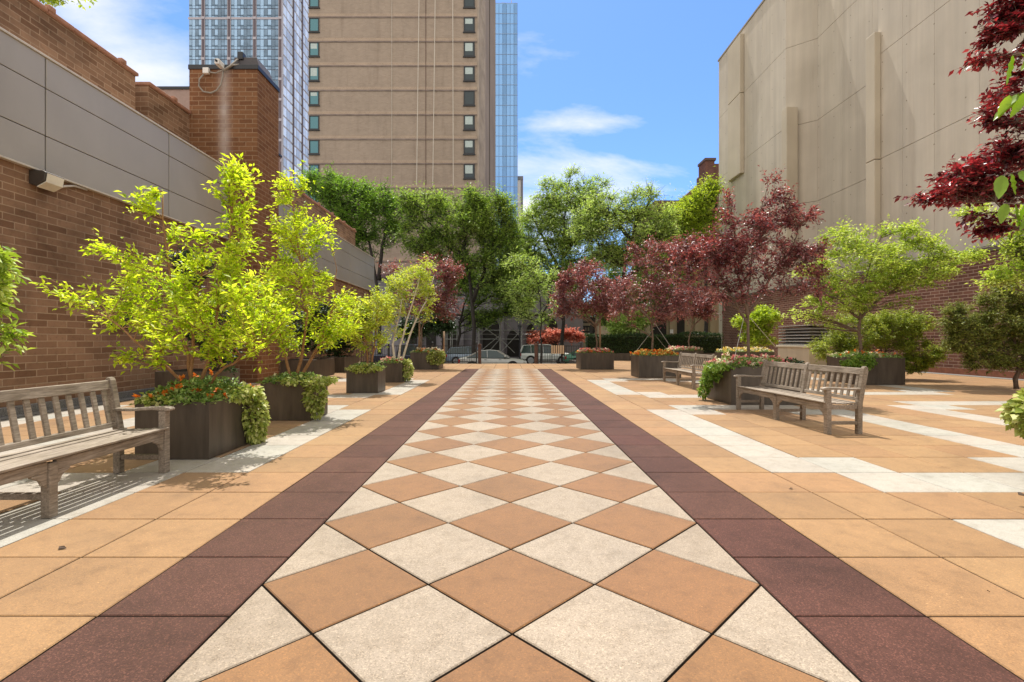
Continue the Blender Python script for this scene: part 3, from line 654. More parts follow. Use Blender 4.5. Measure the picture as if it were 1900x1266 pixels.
while py < 320:
    for bi, (a, b) in enumerate(bays + [(523, 523)]):
        if a == b: continue
        xa, xb = XX(a, BY), XX(b, BY); z1_ = ZZ(py+1.6, BY); z0_ = ZZ(py+18.9, BY)
        m_ = MB(); ng = max(3, int((b-a)/6)); 
        for g_ in range(ng):
            ga = xa + (xb-xa)*g_/ng; gb = xa + (xb-xa)*(g_+1)/ng; m_.box(ga+0.05, gb-0.05, BY+0.1, BY+0.38, z0_+0.75, z1_)
            m_.box(ga+0.05, gb-0.05, BY+0.12, BY+0.38, z0_, z0_+0.68)
        w_ = m_.build('window', blue, gt)
        m_ = MB(); m_.box(xa, xb, BY+0.2, BY+0.39, z0_+0.681, z0_+0.749)
        for g_ in range(ng):
            if g_ % 3 != 1:
                ga = xa + (xb-xa)*g_/ng; gb = xa + (xb-xa)*(g_+1)/ng; m_.box(ga+0.1, gb-0.1, BY+0.05, BY+0.099, z0_+0.75, z0_+1.05)
        m_.build('frame', blue_d, w_)
    py += 18.9; row += 1
mb = MB()
for p_ in pxs[1:]: mb.box(XX(p_-1.9, BY), XX(p_+1.9, BY), BY-0.15, BY+0.39, -0.9, zt)
mb.build('pier', pier_br, gt)
mb = MB(); py = 34-18.9*4
k = 0
while py < 600:
    if k % 2 == 0:
        for p_ in pxs[1:]: mb.box(XX(p_-3.0, BY), XX(p_+3.0, BY), BY-0.3, BY-0.16, ZZ(py+2.2, BY), ZZ(py-2.2, BY))
    if k in (4,): mb.box(bx0, bx1, BY-0.05, BY+0.09, ZZ(py+2.0, BY), ZZ(py-1.6, BY))
    py += 18.9; k += 1
for p_ in pxs[1:]:
    for s_ in (-3.2, 2.4): mb.box(XX(p_+s_, BY), XX(p_+s_+0.8, BY), BY-0.1, BY+0.39, -0.9, zt)
mb.build('rail', rail, gt)
sw = glassmat('pale_side_glass', (0.62, 0.66, 0.70), 0.3, 0.2, 0.25, 0.2)
mb = MB(); gy = BY+0.6
while gy < BY+24:
    py_ = -60
    zz_ = -0.9+90*0
    z = 5.0
    while z < zt-1: mb.box(bx1+0.02, bx1+0.22, gy, gy+1.85, z, z+fh*0.80); z += fh
    gy += 2.15
mb.build('side_glazing', sw, gt)
mb = MB(); gy = BY+0.3
for gy in (BY+6.6, BY+13.0, BY+19.5): mb.box(bx1+0.2, bx1+0.5, gy, gy+0.5, -0.9, zt)
mb.build('side_pier', pier_br, gt)
# slim glass tower, right of the beige tower
SY = 150.0
st_ = thing('glass_skyscraper', 'slim pale blue glass skyscraper directly right of the beige tower', 'building', (XX(935, SY), SY, -0.9))
sx0, sx1 = XX(905, SY), XX(960.5, SY); pale = glassmat('sky_blue_glass', (0.19, 0.36, 0.62), 0.12, 0.5, 0.22, 0.12)
mb = MB(); mb.box(sx0, sx1, SY+0.3, SY+15, -0.9, ZZ(4, SY)); mb.build('core', plain('blue_grey_core', (0.22, 0.32, 0.48), 0.5), st_)
py = 7.0
while py < 430:
    m_ = MB()
    for g_ in range(8):
        a = sx0 + (sx1-sx0)*g_/8; b = sx0+(sx1-sx0)*(g_+1)/8; m_.box(a+0.05, b-0.05, SY, SY+0.29, ZZ(py+18.1, SY), ZZ(py, SY))
    w_ = m_.build('window', pale, st_)
    m_ = MB(); m_.box(sx0, sx1, SY-0.1, SY+0.28, ZZ(py+18.85, SY), ZZ(py+18.15, SY)); m_.build('frame', plain('steel_line', (0.25, 0.33, 0.46), 0.5) if py < 8 else bpy.data.materials['steel_line'], w_)
    py += 18.9
mb = MB(); mb.box(sx1-2.0, sx1-1.8, SY+2, SY+2.2, ZZ(4, SY), ZZ(-14, SY)); mb.beam((sx1-5, SY+2, ZZ(-2, SY)), (sx1-0.6, SY+2, ZZ(-1, SY)), 0.3, 0.3); mb.build('roof_mast', rail, st_)
SB = 110.0
sb = thing('office_block', 'small grey office block with dark cap half behind the slim glass skyscraper', 'building', (XX(965, SB), SB, -0.9))
mb = MB(); mb.box(XX(950, SB), XX(968.5, SB), SB+45, SB+52, -0.9, ZZ(335, SB)*1.0+14); 
mb = MB(); mb.box(XX(958, 152), XX(968.5, 152), 152, 160, -0.9, ZZ(334, 152)); mb.build('wall', plain('pale_wall', (0.62, 0.58, 0.54), 0.7), sb)
mb = MB(); mb.box(XX(966.8, 152), XX(970.5, 152), 151.8, 160, -0.9, ZZ(334, 152)); mb.build('corner_pier', plain('dark_pier', (0.15, 0.14, 0.15), 0.7), sb)
mb = MB(); mb.box(XX(960, 152), XX(970.8, 152), 151.7, 160.2, ZZ(334, 152)+0.01, ZZ(327.5, 152)); mb.build('roof', plain('dark_cap', (0.16, 0.16, 0.17), 0.7), sb)
sb.location = (XX(965, 152), 152, -0.9)
for ch in sb.children:
    d = Vector(sb.location) - Vector((XX(965, SB), SB, -0.9))
    for v_ in ch.data.vertices: v_.co -= d

# dark red brick building, right distance
rb = thing('brick_house', 'dark red brick house with square chimney rising behind the trees at the beige wall', 'building', (27, 66, -0.9))
Yb = 66.0
mb = MB(); mb.box(XX(1215, Yb), XX(1345, Yb), Yb, Yb+12, -0.9, ZZ(372, Yb)); mb.prism([(XX(1262, Yb), ZZ(372, Yb)), (XX(1345, Yb), ZZ(372, Yb)), (XX(1345, Yb), ZZ(318, Yb)), (XX(1322, Yb), ZZ(325, Yb)), (XX(1292, Yb), ZZ(345, Yb))], 'y', Yb, Yb+11); mb.build('wall', M['brick_far'], rb)
mb = MB(); mb.box(XX(1307, Yb), XX(1324, Yb), Yb-0.3, Yb+2, ZZ(360, Yb), ZZ(300, Yb)); ch_ = mb.build('chimney', M['brick_far'], rb)
mb = MB(); mb.box(XX(1305.5, Yb), XX(1326, Yb), Yb-0.5, Yb+2.1, ZZ(300, Yb)+0.01, ZZ(295.5, Yb)); mb.build('chimney_cap', plain('dark_stone_cap', (0.10, 0.06, 0.05), 0.8), ch_)
mb = MB(); mb.box(XX(1324.2, Yb), XX(1345, Yb), Yb-0.2, Yb+6, ZZ(350, Yb), ZZ(305, Yb)); mb.build('parapet', M['brick_far'], rb)

# street-side buildings
Yc = 53.0
stone = plain('grey_purple_stone', (0.24, 0.22, 0.24), 0.9, var=0.25, scale=0.7, bmp=0.3)
cb_ = thing('stone_church', 'grey stone church front with pointed dark openings behind the scaffold', 'building', (-5, Yc, -0.9))
mb = MB(); mb.box(-24, 8.2, Yc, Yc+10, -0.9, ZZ(516, Yc)); mb.build('wall', stone, cb_)
mb = MB(); mb.box(-24.1, 8.3, Yc-0.5, Yc+10.2, ZZ(516, Yc)+0.01, ZZ(510, Yc)); mb.build('cornice', plain('purple_cornice', (0.16, 0.09, 0.11), 0.8), cb_)
mb = MB(); mb.box(XX(925, Yc), XX(1000, Yc), Yc-0.06, Yc-0.004, ZZ(545, Yc), ZZ(517, Yc)); mb.build('upper_band', plain('dark_plum_brick', (0.12, 0.06, 0.07), 0.85), cb_)
def gothic(px, half, pt, pb_, Yw, par, m1):
    x = XX(px, Yw); hw = half/F*Yw; zt_ = ZZ(pt, Yw); zb_ = ZZ(pb_, Yw); m_ = MB()
    pts = [(x-hw, zb_), (x+hw, zb_), (x+hw, zt_-hw*1.4), (x+hw*0.55, zt_-hw*0.5), (x, zt_), (x-hw*0.55, zt_-hw*0.5), (x-hw, zt_-hw*1.4)]
    m_.prism(pts, 'y', Yw-0.05, Yw-0.003); return m_.build('window', m1, par)
for px in (947, 961): 
    m_ = MB(); m_.box(XX(px-3, Yc), XX(px+3, Yc), Yc-0.1, Yc-0.062, ZZ(538, Yc), ZZ(521, Yc)); m_.build('window', plain('grey_pane', (0.3, 0.33, 0.36), 0.2) if px == 947 else bpy.data.materials['grey_pane'], cb_)
for px, h_, a, b in ((835, 14, 590, 665), (800, 9, 600, 660), (765, 9, 600, 660), (912, 16, 585, 660), (952, 11, 610, 662), (985, 8, 600, 660), (1025, 9, 590, 660)): gothic(px, h_, a, b, Yc, cb_, M['dark_gap'])
mb = MB()
for px in (780, 818, 858, 888, 932, 968, 1008): mb.box(XX(px-3, Yc), XX(px+3, Yc), Yc-0.6, Yc-0.004, -0.69, ZZ(575, Yc))
mb.build('buttress', stone, cb_)
# tan stone building right
Yd = 47.0
tb = thing('limestone_building', 'tan limestone building with dark doorways behind the clipped hedge', 'building', (15, Yd, -0.9))
tanst = streaky('tan_limestone', (0.42, 0.34, 0.22), 0.85, 0.12, 0.3, 1.0, 0.2)
mb = MB(); mb.box(XX(1132, Yd), XX(1345, Yd), Yd, Yd+8, -0.9, ZZ(520, Yd)); mb.build('wall', tanst, tb)
for a, b in ((1207, 1236), (1256, 1270), (1150, 1160)):
    mb = MB(); mb.box(XX(a, Yd), XX(b, Yd), Yd-0.05, Yd-0.003, -0.69, ZZ(574, Yd)); mb.build('doorway', M['dark_gap'], tb)
mb = MB()
for a in (1200, 1244, 1290, 1318): mb.box(XX(a-4, Yd), XX(a+4, Yd), Yd-0.5, Yd-0.004, -0.69, ZZ(560, Yd))
mb.build('pilaster', tanst, tb)
mb = MB(); mb.box(XX(1236, Yd), XX(1242, Yd), Yd-1.1, Yd-1.05, ZZ(619, Yd), ZZ(612, Yd)); ps = mb.build('notice_board', plain('white_notice', (0.7, 0.68, 0.64), 0.6)); tag(ps, 'small plain white notice square fixed by the dark doorway behind the hedge', 'sign')
mb = MB(); mb.tube([(XX(1239, Yd), Yd-1.0, -0.69), (XX(1239, Yd), Yd-1.0, ZZ(614, Yd))], 0.04, 6); mb.build('post', M['black_metal'], ps)
# timbered house
Yt = 56.0
th = thing('timbered_house', 'white house gable with black timber framing behind the coral maple', 'building', (XX(1080, Yt), Yt, -0.9))
mb = MB(); mb.box(XX(1062, Yt), XX(1128, Yt), Yt, Yt+7, -0.9, ZZ(606, Yt)); mb.prism([(XX(1062, Yt), ZZ(606, Yt)), (XX(1112, Yt), ZZ(606, Yt)), (XX(1087, Yt), ZZ(585, Yt))], 'y', Yt, Yt+7); mb.build('wall', plain('cream_render', (0.5, 0.44, 0.34), 0.9), th)
mb = MB(); yq = Yt-0.1
for py in (598, 606, 616): mb.beam((XX(1062, Yt), yq, ZZ(py, Yt)), (XX(1128, Yt), yq, ZZ(py, Yt)), 0.1, 0.18)
for px in range(1064, 1126, 5): mb.beam((XX(px, Yt), yq-0.03, ZZ(616, Yt)), (XX(px, Yt), yq-0.03, ZZ(606, Yt)), 0.1, 0.13)
mb.beam((XX(1060, Yt), yq-0.1, ZZ(608, Yt)), (XX(1087, Yt), yq-0.1, ZZ(584, Yt)), 0.25, 0.3); mb.beam((XX(1114, Yt), yq-0.1, ZZ(608, Yt)), (XX(1087, Yt), yq-0.1, ZZ(584, Yt)), 0.25, 0.3)
mb.build('timber_frame', M['black_metal'], th)

# ------------------------------------------------------------------ benches
def make_bench(L=2.40):
    b = thing('park_bench', '', 'bench'); t = M['teak']; hl = L/2
    def rleg(x):
        m_ = MB(); w_ = 0.032
        m_.prism([(0.405, 0), (0.47, 0), (0.475, 0.42), (0.555, 0.86), (0.55, 0.905), (0.53, 0.93), (0.505, 0.925), (0.49, 0.90), (0.41, 0.44)], 'x', x-w_, x+w_); return m_
    for x in (-hl, 0, hl):
        top = 0.60 if x else 0.398
        MB().box(x-0.034, x+0.034, -0.034, 0.034, 0, top).build('leg', t, b, 0.005)
        rleg(x).build('leg', t, b, 0.005)
        MB().box(x-0.02, x+0.02, 0.034, 0.41, 0.13, 0.175).build('stretcher', t, b, 0.004)
    m_ = MB()
    for x in (-hl, 0, hl): m_.prism([(0.036, 0.34), (0.41, 0.34), (0.41, 0.415), (0.25, 0.392), (0.12, 0.398), (0.036, 0.415)], 'x', x-0.017, x+0.017)
    for (a, c_) in ((-hl+0.035, -0.035), (0.035, hl-0.035)): m_.box(a, c_, -0.020, 0.012, 0.335, 0.412)
    m_.build('seat_frame', t, b, 0.004)
    m_ = MB()
    ys = [(-0.045, 0.03, 0.420), (0.042, 0.110, 0.413), (0.122, 0.190, 0.406), (0.202, 0.270, 0.403), (0.282, 0.350, 0.408), (0.362, 0.404, 0.416)]
    for y0, y1, z in ys:
        m_.box(-hl-0.01, hl+0.01, y0, y1, z, z+0.021)
    m_.build('seat', t, b, 0.005)
    for x, s_ in ((-hl+0.036, 1), (-0.036, -1), (0.036, 1), (hl-0.036, -1)):
        m_ = MB(); m_.prism([(x, 0.334), (x+s_*0.115, 0.334), (x+s_*0.115, 0.318), (x+s_*0.085, 0.305), (x+s_*0.05, 0.285), (x+s_*0.03, 0.245), (x, 0.225)], 'y', -0.018, 0.010)
        m_.build('corner_bracket', t, b, 0.003)
    for (a, c_) in ((-hl+0.034, -0.034), (0.034, hl-0.034)):
        m_ = MB()
        def bp(z): return 0.415 + (z-0.42)*0.19 + 0.02   # rake of the back
        m_.prism([(bp(0.815)-0.018, 0.815), (bp(0.815)+0.018, 0.815), (bp(0.90)+0.016, 0.90), (bp(0.90)-0.018, 0.90)], 'x', a, c_)
        m_.prism([(bp(0.455)-0.016, 0.455), (bp(0.455)+0.018, 0.455), (bp(0.50)+0.018, 0.50), (bp(0.50)-0.016, 0.50)], 'x', a, c_)
        n_ = 9; wd = (c_-a)
        for i in range(n_):
            xc = a + wd*(i+0.5)/n_
            m_.prism([(bp(0.50)-0.010, 0.498), (bp(0.50)+0.010, 0.498), (bp(0.816)+0.010, 0.817), (bp(0.816)-0.010, 0.817)], 'x', xc-0.024, xc+0.024)
        m_.build('backrest', t, b, 0.004)
    for x in (-hl, hl):
        m_ = MB(); prof = [(-0.085, 0.612), (-0.075, 0.602), (-0.02, 0.601), (0.10, 0.612), (0.30, 0.600), (0.47, 0.600), (0.475, 0.632), (0.30, 0.628), (0.10, 0.642), (-0.02, 0.645), (-0.07, 0.636), (-0.088, 0.625)]
        m_.prism(prof, 'x', x-0.040, x+0.036); m_.build('armrest', t, b, 0.008)
    return b
b0 = make_bench()
b0['group'] = 'weathered wooden benches'
b0['label'] = 'large weathered wooden bench at left in front of the brown brick wall'
b0.location = (-3.335, 3.545, 0); b0.rotation_euler = (0, 0, R(90.5))
dup(b0, (4.35, 7.89, 0), R(-87.95), 'weathered wooden bench right of the walk, nearest the camera there, beside the pink flowers', 'weathered wooden benches')
dup(b0, (4.87, 13.95, 0), R(-90.0), 'farther wooden bench partly hidden behind the planter of pink flowers', 'weathered wooden benches')

# ------------------------------------------------------------------ planters
def planter(x0, x1, y0, y1, h, label, group='bronze metal plant boxes'):
    t = thing('planter_box', label, 'planter', ((x0+x1)/2, (y0+y1)/2, 0), group); th_ = 0.035
    m_ = MB(); n = 0
    # hollow box: outer shell, rim, inner faces
    o_ = [(x0, y0), (x1, y0), (x1, y1), (x0, y1)]; i_ = [(x0+th_, y0+th_), (x1-th_, y0+th_), (x1-th_, y1-th_), (x0+th_, y1-th_)]
    for k in range(4):
        q = (k+1) % 4
        m_.quad((*o_[k], 0.008), (*o_[q], 0.008), (*o_[q], h), (*o_[k], h)); m_.quad((*o_[k], h), (*o_[q], h), (*i_[q], h), (*i_[k], h))
        m_.quad((*i_[q], h-0.12), (*i_[k], h-0.12), (*i_[k], h), (*i_[q], h))
    m_.build('box', M['planter'], t)
    m_ = MB(); m_.box(x0+th_+0.002, x1-th_-0.002, y0+th_+0.002, y1-th_-0.002, 0.02, h-0.05); m_.build('soil', M['soil'], t)
    return t
LP = {}
LP['L1'] = (-4.016, -3.215, 5.246, 6.25, 0.62); LP['L2'] = (-3.96, -3.148, 7.8, 8.52, 0.62); LP['L3'] = (-3.93, -3.16, 11.86, 12.6, 0.60)
LP['L4'] = (-4.0, -3.23, 14.9, 15.55, 0.60); LP['L5'] = (-4.30, -3.04, 21.5, 23.0, 0.76)
LP['L6'] = (-7.75, -6.54, 10.7, 11.9, 0.60); LP['L7'] = (-7.7, -6.54, 16.5, 18.4, 0.62); LP['L8'] = (-7.7, -6.54, 19.5, 21.5, 0.62)
LP['R1'] = (4.44, 5.83, 9.68, 10.86, 0.766); LP['R2'] = (4.50, 5.95, 16.7, 17.8, 0.77); LP['R3'] = (3.22, 4.69, 21.5, 22.9, 0.74)
LP['R4'] = (8.8, 10.45, 26.0, 27.4, 0.76); LP['R5'] = (9.9, 12.05, 22.0, 23.3, 0.77); LP['R6'] = (10.15, 11.45, 14.03, 15.5, 0.79)
LP['R7'] = (4.92, 6.2, 3.4, 4.6, 0.76); LP['L0'] = (-5.6, -4.8, 3.9, 4.8, 0.62)
for k, lab in {'L1': 'dark bronze planter box beside the big left bench, orange blooms on top', 'L2': 'dark bronze planter box on the left, second from the camera, ivy down its front',
               'L3': 'small square bronze planter box, third along the left of the walk', 'L4': 'bronze planter box under the leaning white birch', 'L5': 'farthest bronze planter box at left, below the purple plum',
               'L6': 'bronze box against the left brick wall just before the brick pier', 'L7': 'bronze box by the left wall just beyond the brick pier', 'L8': 'farthest bronze box along the left wall, seen past the small square planter',
               'R1': 'large bronze planter box with pink and cream flowers next to the near right bench', 'R2': 'bronze planter box with orange flowers behind the far bench', 'R3': 'bronze planter box of red flowers nearest the street at right of the walk',
               'R4': 'low-looking distant bronze planter box before the hedge', 'R5': 'wide bronze planter box with yellow flowers in front of the louvred vent', 'R6': 'very dark stained planter box at right under the green tree',
               'R7': 'planter box just outside the right edge below hanging ivy', 'L0': 'planter box left of the big bench, outside the left edge'}.items():
    if k == 'L0': continue
    planter(*LP[k], lab)

# ------------------------------------------------------------------ foliage machinery
def leaf_mesh(name, P_, D_, size, mat, parent, seed=0, wr=0.42, up=0.6, sv=0.35, extra=None):
    P_ = np.asarray(P_, float); D_ = np.asarray(D_, float); n = len(P_)
    if n == 0: P_ = np.zeros((1, 3)); D_ = np.ones((1, 3)); n = 1
    g = np.random.default_rng(seed)
    a = D_/np.maximum(1e-6, np.linalg.norm(D_, axis=1, keepdims=True)) + g.normal(0, 0.45, (n, 3)); a /= np.linalg.norm(a, axis=1, keepdims=True)
    nr = g.normal(0, 1, (n, 3)); nr[:, 2] = np.abs(nr[:, 2]) + up*2; s = np.cross(a, nr); s /= np.maximum(1e-6, np.linalg.norm(s, axis=1, keepdims=True))
    nn = np.cross(s, a); L = size*(1 + g.uniform(-sv, sv, (n, 1))); W = L*wr
    v = np.empty((n, 4, 3)); v[:, 0] = P_; v[:, 1] = P_ + a*L*0.45 + s*W*0.5 + nn*W*0.18; v[:, 2] = P_ + a*L - nn*L*0.10; v[:, 3] = P_ + a*L*0.45 - s*W*0.5 + nn*W*0.18
    off = ORG.get(parent.name, Vector()) if parent else Vector()
    v = v.reshape(-1, 3) - np.array(off)
    me = bpy.data.meshes.new(name); me.vertices.add(4*n); me.vertices.foreach_set('co', v.ravel())
    base = (np.arange(n)*4)[:, None]; f = np.concatenate([base+np.array([0, 1, 2]), base+np.array([0, 2, 3])], axis=1).reshape(-1)
    me.loops.add(6*n); me.loops.foreach_set('vertex_index', f.astype(np.int32)); me.polygons.add(2*n); me.polygons.foreach_set('loop_start', (np.arange(2*n)*3).astype(np.int32))
    me.polygons.foreach_set('loop_total', np.full(2*n, 3, np.int32)) if False else None
    me.materials.append(mat); me.update(calc_edges=True); me.validate()
    o = bpy.data.objects.new(name, me); COL.objects.link(o)
    if parent: o.parent = parent; ORG[o.name] = off
    return o
def bez(a, b, c, n):
    t = np.linspace(0, 1, n)[:, None]; return (1-t)**2*a + 2*(1-t)*t*b + t*t*c
def blob(px, py, rx, ry, Y, wgt=1.0, dy=0.0, rd=None):
    c = P(px, py, Y+dy); k = (Y+dy)/F
    return (np.array(c), np.array([rx*k, (rd if rd else (rx+ry)/2*k), ry*k]), wgt)
def tree(name, label, cat, base, stems, blobs, n1, n2, nl, leaf, lmat, bmat, seed, group=None, r0=0.03, tl=0.30, tw_r=0.004, wr=0.42, drop=0.0, jit=0.05, lift=0.35, k=6, low=0.25, up=0.6, flat=1.0, spread=0.65, shrink=0.30):
    """stems: list of polylines (world points). Branches reach for points in the crown blobs, twigs leave the branches, leaves sit on twigs."""
    g = np.random.default_rng(seed); t = thing(name, label, cat, tuple(base), group); mb = MB()
    blobs = [(c, np.maximum(r*0.5, r - shrink*tl), w_) for c, r, w_ in blobs]
    S = []; SR = []
    for st in stems:
        pts = np.array([list(p) for p in st], float); m = 10; q = []
        tt = np.linspace(0, len(pts)-1, m)
        for x in tt:
            i = min(int(x), len(pts)-2); q.append(pts[i]*(1-(x-i)) + pts[i+1]*(x-i))
        q = np.array(q); q[1:-1] += g.normal(0, r0*0.35, (m-2, 3)); rad = np.linspace(1, 0.25, m)*r0/(1 if len(stems) == 1 else 1.25)
        mb.tube(q, list(rad), k+2); S.append(q); SR.append(rad)
    A = np.concatenate(S); AR = np.concatenate(SR); LPn = []; LD = []
    wts = np.array([b[2]*b[1][0]*b[1][2] for b in blobs]); wts = wts/wts.sum()
    for i in range(n1):
        bi = g.choice(len(blobs), p=wts); c, r, _ = blobs[bi]
        d = g.normal(0, 1, 3); d /= np.linalg.norm(d); rr = g.uniform(0.45, 1.0)**0.6
        e = c + d*r*rr
        # attach: stem point, lower than target, near
        dz = e[2]-A[:, 2]; hd = np.linalg.norm(A[:, :2]-e[:2], axis=1)
        cost = np.linalg.norm(A-e, axis=1) + 3.0*np.maximum(0, low*hd - dz) + (AR > r0*0.97)*1.0
        j = int(np.argmin(cost + g.uniform(0, 0.15*r[0], len(A)))); s0 = A[j]; ln = np.linalg.norm(e-s0)
        mid = (s0+e)/2 + np.array([0, 0, 1])*ln*g.uniform(-0.05, lift) + g.normal(0, 0.06*ln, 3)
        m = 7; q = bez(s0, mid, e, m); rb = min(AR[j]*0.7, 0.012*ln+0.004); mb.tube(q, list(np.linspace(rb, tw_r, m)), max(3, k-1), cap=False)
        if i % 3 == 0 and ln > 0.5: A = np.concatenate([A, q[2:6]]); AR = np.concatenate([AR, np.linspace(rb, tw_r, m)[2:6]])
        for jn in range(n2):
            u = g.uniform(0.30, 1.0); kx = u*(m-1); ii = min(int(kx), m-2); p0 = q[ii]*(1-(kx-ii)) + q[ii+1]*(kx-ii)
            tg = q[ii+1]-q[ii]; tg /= max(1e-6, np.linalg.norm(tg)); dd = tg*1.0 + g.normal(0, spread, 3); dd[2] = dd[2]*flat + 0.12 - drop*0.3; dd /= np.linalg.norm(dd)
            l2 = tl*g.uniform(0.5, 1.3)*(1.15-0.5*u); p1 = p0 + dd*l2; p1[2] -= drop*l2*0.5
            mb.tube([p0, (p0+p1)/2 + np.array([0, 0, 0.03*l2]), p1], [tw_r*0.9, tw_r*0.7, tw_r*0.4], 3, cap=False)
            tt = (np.arange(nl)+g.uniform(0, 1))/nl; pp = p0 + (p1-p0)*tt[:, None] + g.normal(0, jit*l2+leaf*0.12, (nl, 3))
            sd_ = np.cross(dd, [0, 0, 1.0]); sd_ /= max(1e-6, np.linalg.norm(sd_)); sg = np.where(np.arange(nl) % 2 == 0, 1, -1)[:, None]
            LPn.append(pp); LD.append(dd*0.8 + sd_*sg*0.9 + np.array([0, 0, -0.15-drop]))
        nq = max(3, nl//2); tt = g.uniform(0.55, 1, nq)*(m-1); ii = np.minimum(tt.astype(int), m-2); LPn.append(q[ii]*(1-(tt-ii))[:, None]+q[ii+1]*(tt-ii)[:, None]); LD.append(np.tile(e-s0, (nq, 1))/max(ln, 1e-3) + g.normal(0, .5, (nq, 3)))
    mb.build('trunk', bmat, t, smooth=True)
    leaf_mesh('crown', np.concatenate(LPn), np.concatenate(LD), leaf, lmat, t, seed, wr=wr, up=up)
    return t
def px_line(pts, Y): return [P(x, y, Y) for x, y in pts]

# --- left row
Y1 = 5.75; g_l = 'lime green multi-stemmed small trees'
tree('multistem_tree', 'nearest lime green multi-stemmed tree, spreading wide above the planter by the big bench', 'tree', P(357, 745, Y1), [
      px_line([(357, 745), (352, 690), (349, 660), (335, 610), (318, 540), (305, 430), (302, 355)], Y1), px_line([(357, 745), (358, 680), (356, 600), (372, 520), (385, 450)], Y1),
      px_line([(360, 745), (383, 680), (400, 600), (420, 500), (430, 400), (434, 300)], Y1), [P(360, 745, Y1), P(330, 700, Y1-.15), P(270, 650, Y1-.4), P(200, 590, Y1-.55)], [P(360, 745, Y1), P(410, 690, Y1-.1), P(480, 640, Y1-.2)]],
     [blob(330, 550, 110, 85, Y1, .9), blob(420, 560, 90, 90, Y1, .9), blob(434, 365, 32, 72, Y1, 1.0), blob(434, 315, 14, 24, Y1, 1.3), blob(420, 450, 60, 60, Y1, .9), blob(300, 405, 30, 58, Y1, .9), blob(302, 365, 12, 20, Y1, 1.3), blob(250, 390, 20, 18, Y1, .7), blob(225, 480, 60, 28, Y1-.3, 1.0), blob(160, 545, 75, 18, Y1-.4, 1.1), blob(165, 620, 60, 13, Y1-.5, 1.0), blob(260, 665, 55, 20, Y1-.4, .8),
      blob(260, 590, 80, 40, Y1, .8), blob(480, 620, 70, 35, Y1-.2, .8), blob(360, 640, 80, 30, Y1-.2, .5), blob(200, 430, 22, 14, Y1, .8), blob(420, 660, 60, 22, Y1-.3, .6), blob(515, 600, 40, 40, Y1, .7), blob(430, 640, 60, 30, 5.1, .8), blob(330, 610, 70, 35, 5.0, .7), blob(450, 540, 50, 30, 5.1, .6), blob(120, 548, 26, 7, Y1-.5, 1.2), blob(130, 618, 24, 6, Y1-.5, 1.2)],
     172, 6, 9, 0.068, M['lime'], M['bark_orange'], 11, g_l, shrink=0.12, r0=0.030, spread=0.42, tl=0.30, tw_r=0.0028, lift=0.12)
Y2 = 8.15
tree('multistem_tree', 'tall narrow-topped lime green tree in the second planter, in front of the brick pier', 'tree', P(550, 712, Y2), [
      px_line([(548, 712), (556, 670), (572, 600), (560, 520), (548, 430), (540, 320)], Y2), px_line([(545, 712), (530, 665), (515, 600), (490, 540)], Y2), px_line([(552, 712), (590, 640), (620, 570), (625, 500)], Y2)],
     [blob(545, 370, 24, 56, Y2), blob(540, 325, 12, 20, Y2, 1.3), blob(560, 440, 60, 38, Y2), blob(620, 415, 28, 14, Y2, .7), blob(500, 360, 24, 12, Y2, .6), blob(550, 540, 80, 65, Y2, .9), blob(620, 580, 55, 55, Y2, .9), blob(480, 600, 60, 45, Y2, .9), blob(560, 635, 90, 22, Y2, .7), blob(480, 500, 45, 30, Y2, .6), blob(660, 620, 30, 20, Y2, .6)],
     138, 6, 9, 0.076, M['lime'], M['bark_orange'], 12, g_l, shrink=0.12, r0=0.036, spread=0.42, tl=0.36, tw_r=0.003, lift=0.12)
Y3 = 12.2
tree('multistem_tree', 'small lime green tree in the third left planter', 'tree', P(685, 690, Y3), [px_line([(688, 690), (692, 650), (700, 600), (697, 540)], Y3), px_line([(682, 690), (680, 640), (665, 590)], Y3)],
     [blob(655, 595, 42, 45, Y3), blob(700, 575, 32, 48, Y3), blob(640, 560, 20, 20, Y3, .7), blob(690, 635, 45, 20, Y3, .7)], 90, 8, 8, 0.075, M['lime_soft'], M['bark_orange'], 13, g_l, r0=0.035, tl=0.30)
Y4 = 15.2
tree('birch_tree', 'young birch with three pale leaning stems in the fourth left planter', 'tree', P(735, 682, Y4), [px_line([(730, 682), (733, 620), (745, 560), (755, 520)], Y4), px_line([(736, 682), (748, 620), (768, 550), (785, 500)], Y4), px_line([(740, 682), (762, 620), (790, 560), (806, 510)], Y4)],
     [blob(762, 525, 50, 38, Y4), blob(795, 500, 22, 22, Y4, .8), blob(725, 570, 32, 38, Y4), blob(800, 560, 18, 30, Y4, .6), blob(740, 610, 26, 22, Y4, .6), blob(770, 580, 25, 25, Y4, .3), blob(800, 590, 26, 6, Y4, .8)], 95, 7, 8, 0.085, M['lime_soft'], M['bark_white'], 14, r0=0.05, tl=0.36)
Y5 = 22.2; g_p = 'purple leaved plum trees'
tree('plum_tree', 'purple plum tree at the far left of the walk, half behind the birch', 'tree', P(782, 662, Y5), [px_line([(782, 662), (783, 610), (784, 585), (790, 520)], Y5), px_line([(783, 600), (770, 570), (740, 530)], Y5), px_line([(784, 600), (810, 565), (830, 540)], Y5)],
     [blob(800, 520, 45, 42, Y5), blob(832, 565, 30, 26, Y5), blob(722, 497, 26, 11, Y5), blob(838, 495, 18, 24, Y5), blob(770, 560, 60, 28, Y5), blob(845, 585, 14, 6, Y5)], 170, 7, 8, 0.11, M['purple_far'], M['bark_brown'], 15, g_p, shrink=0.0, r0=0.055, tl=0.5)
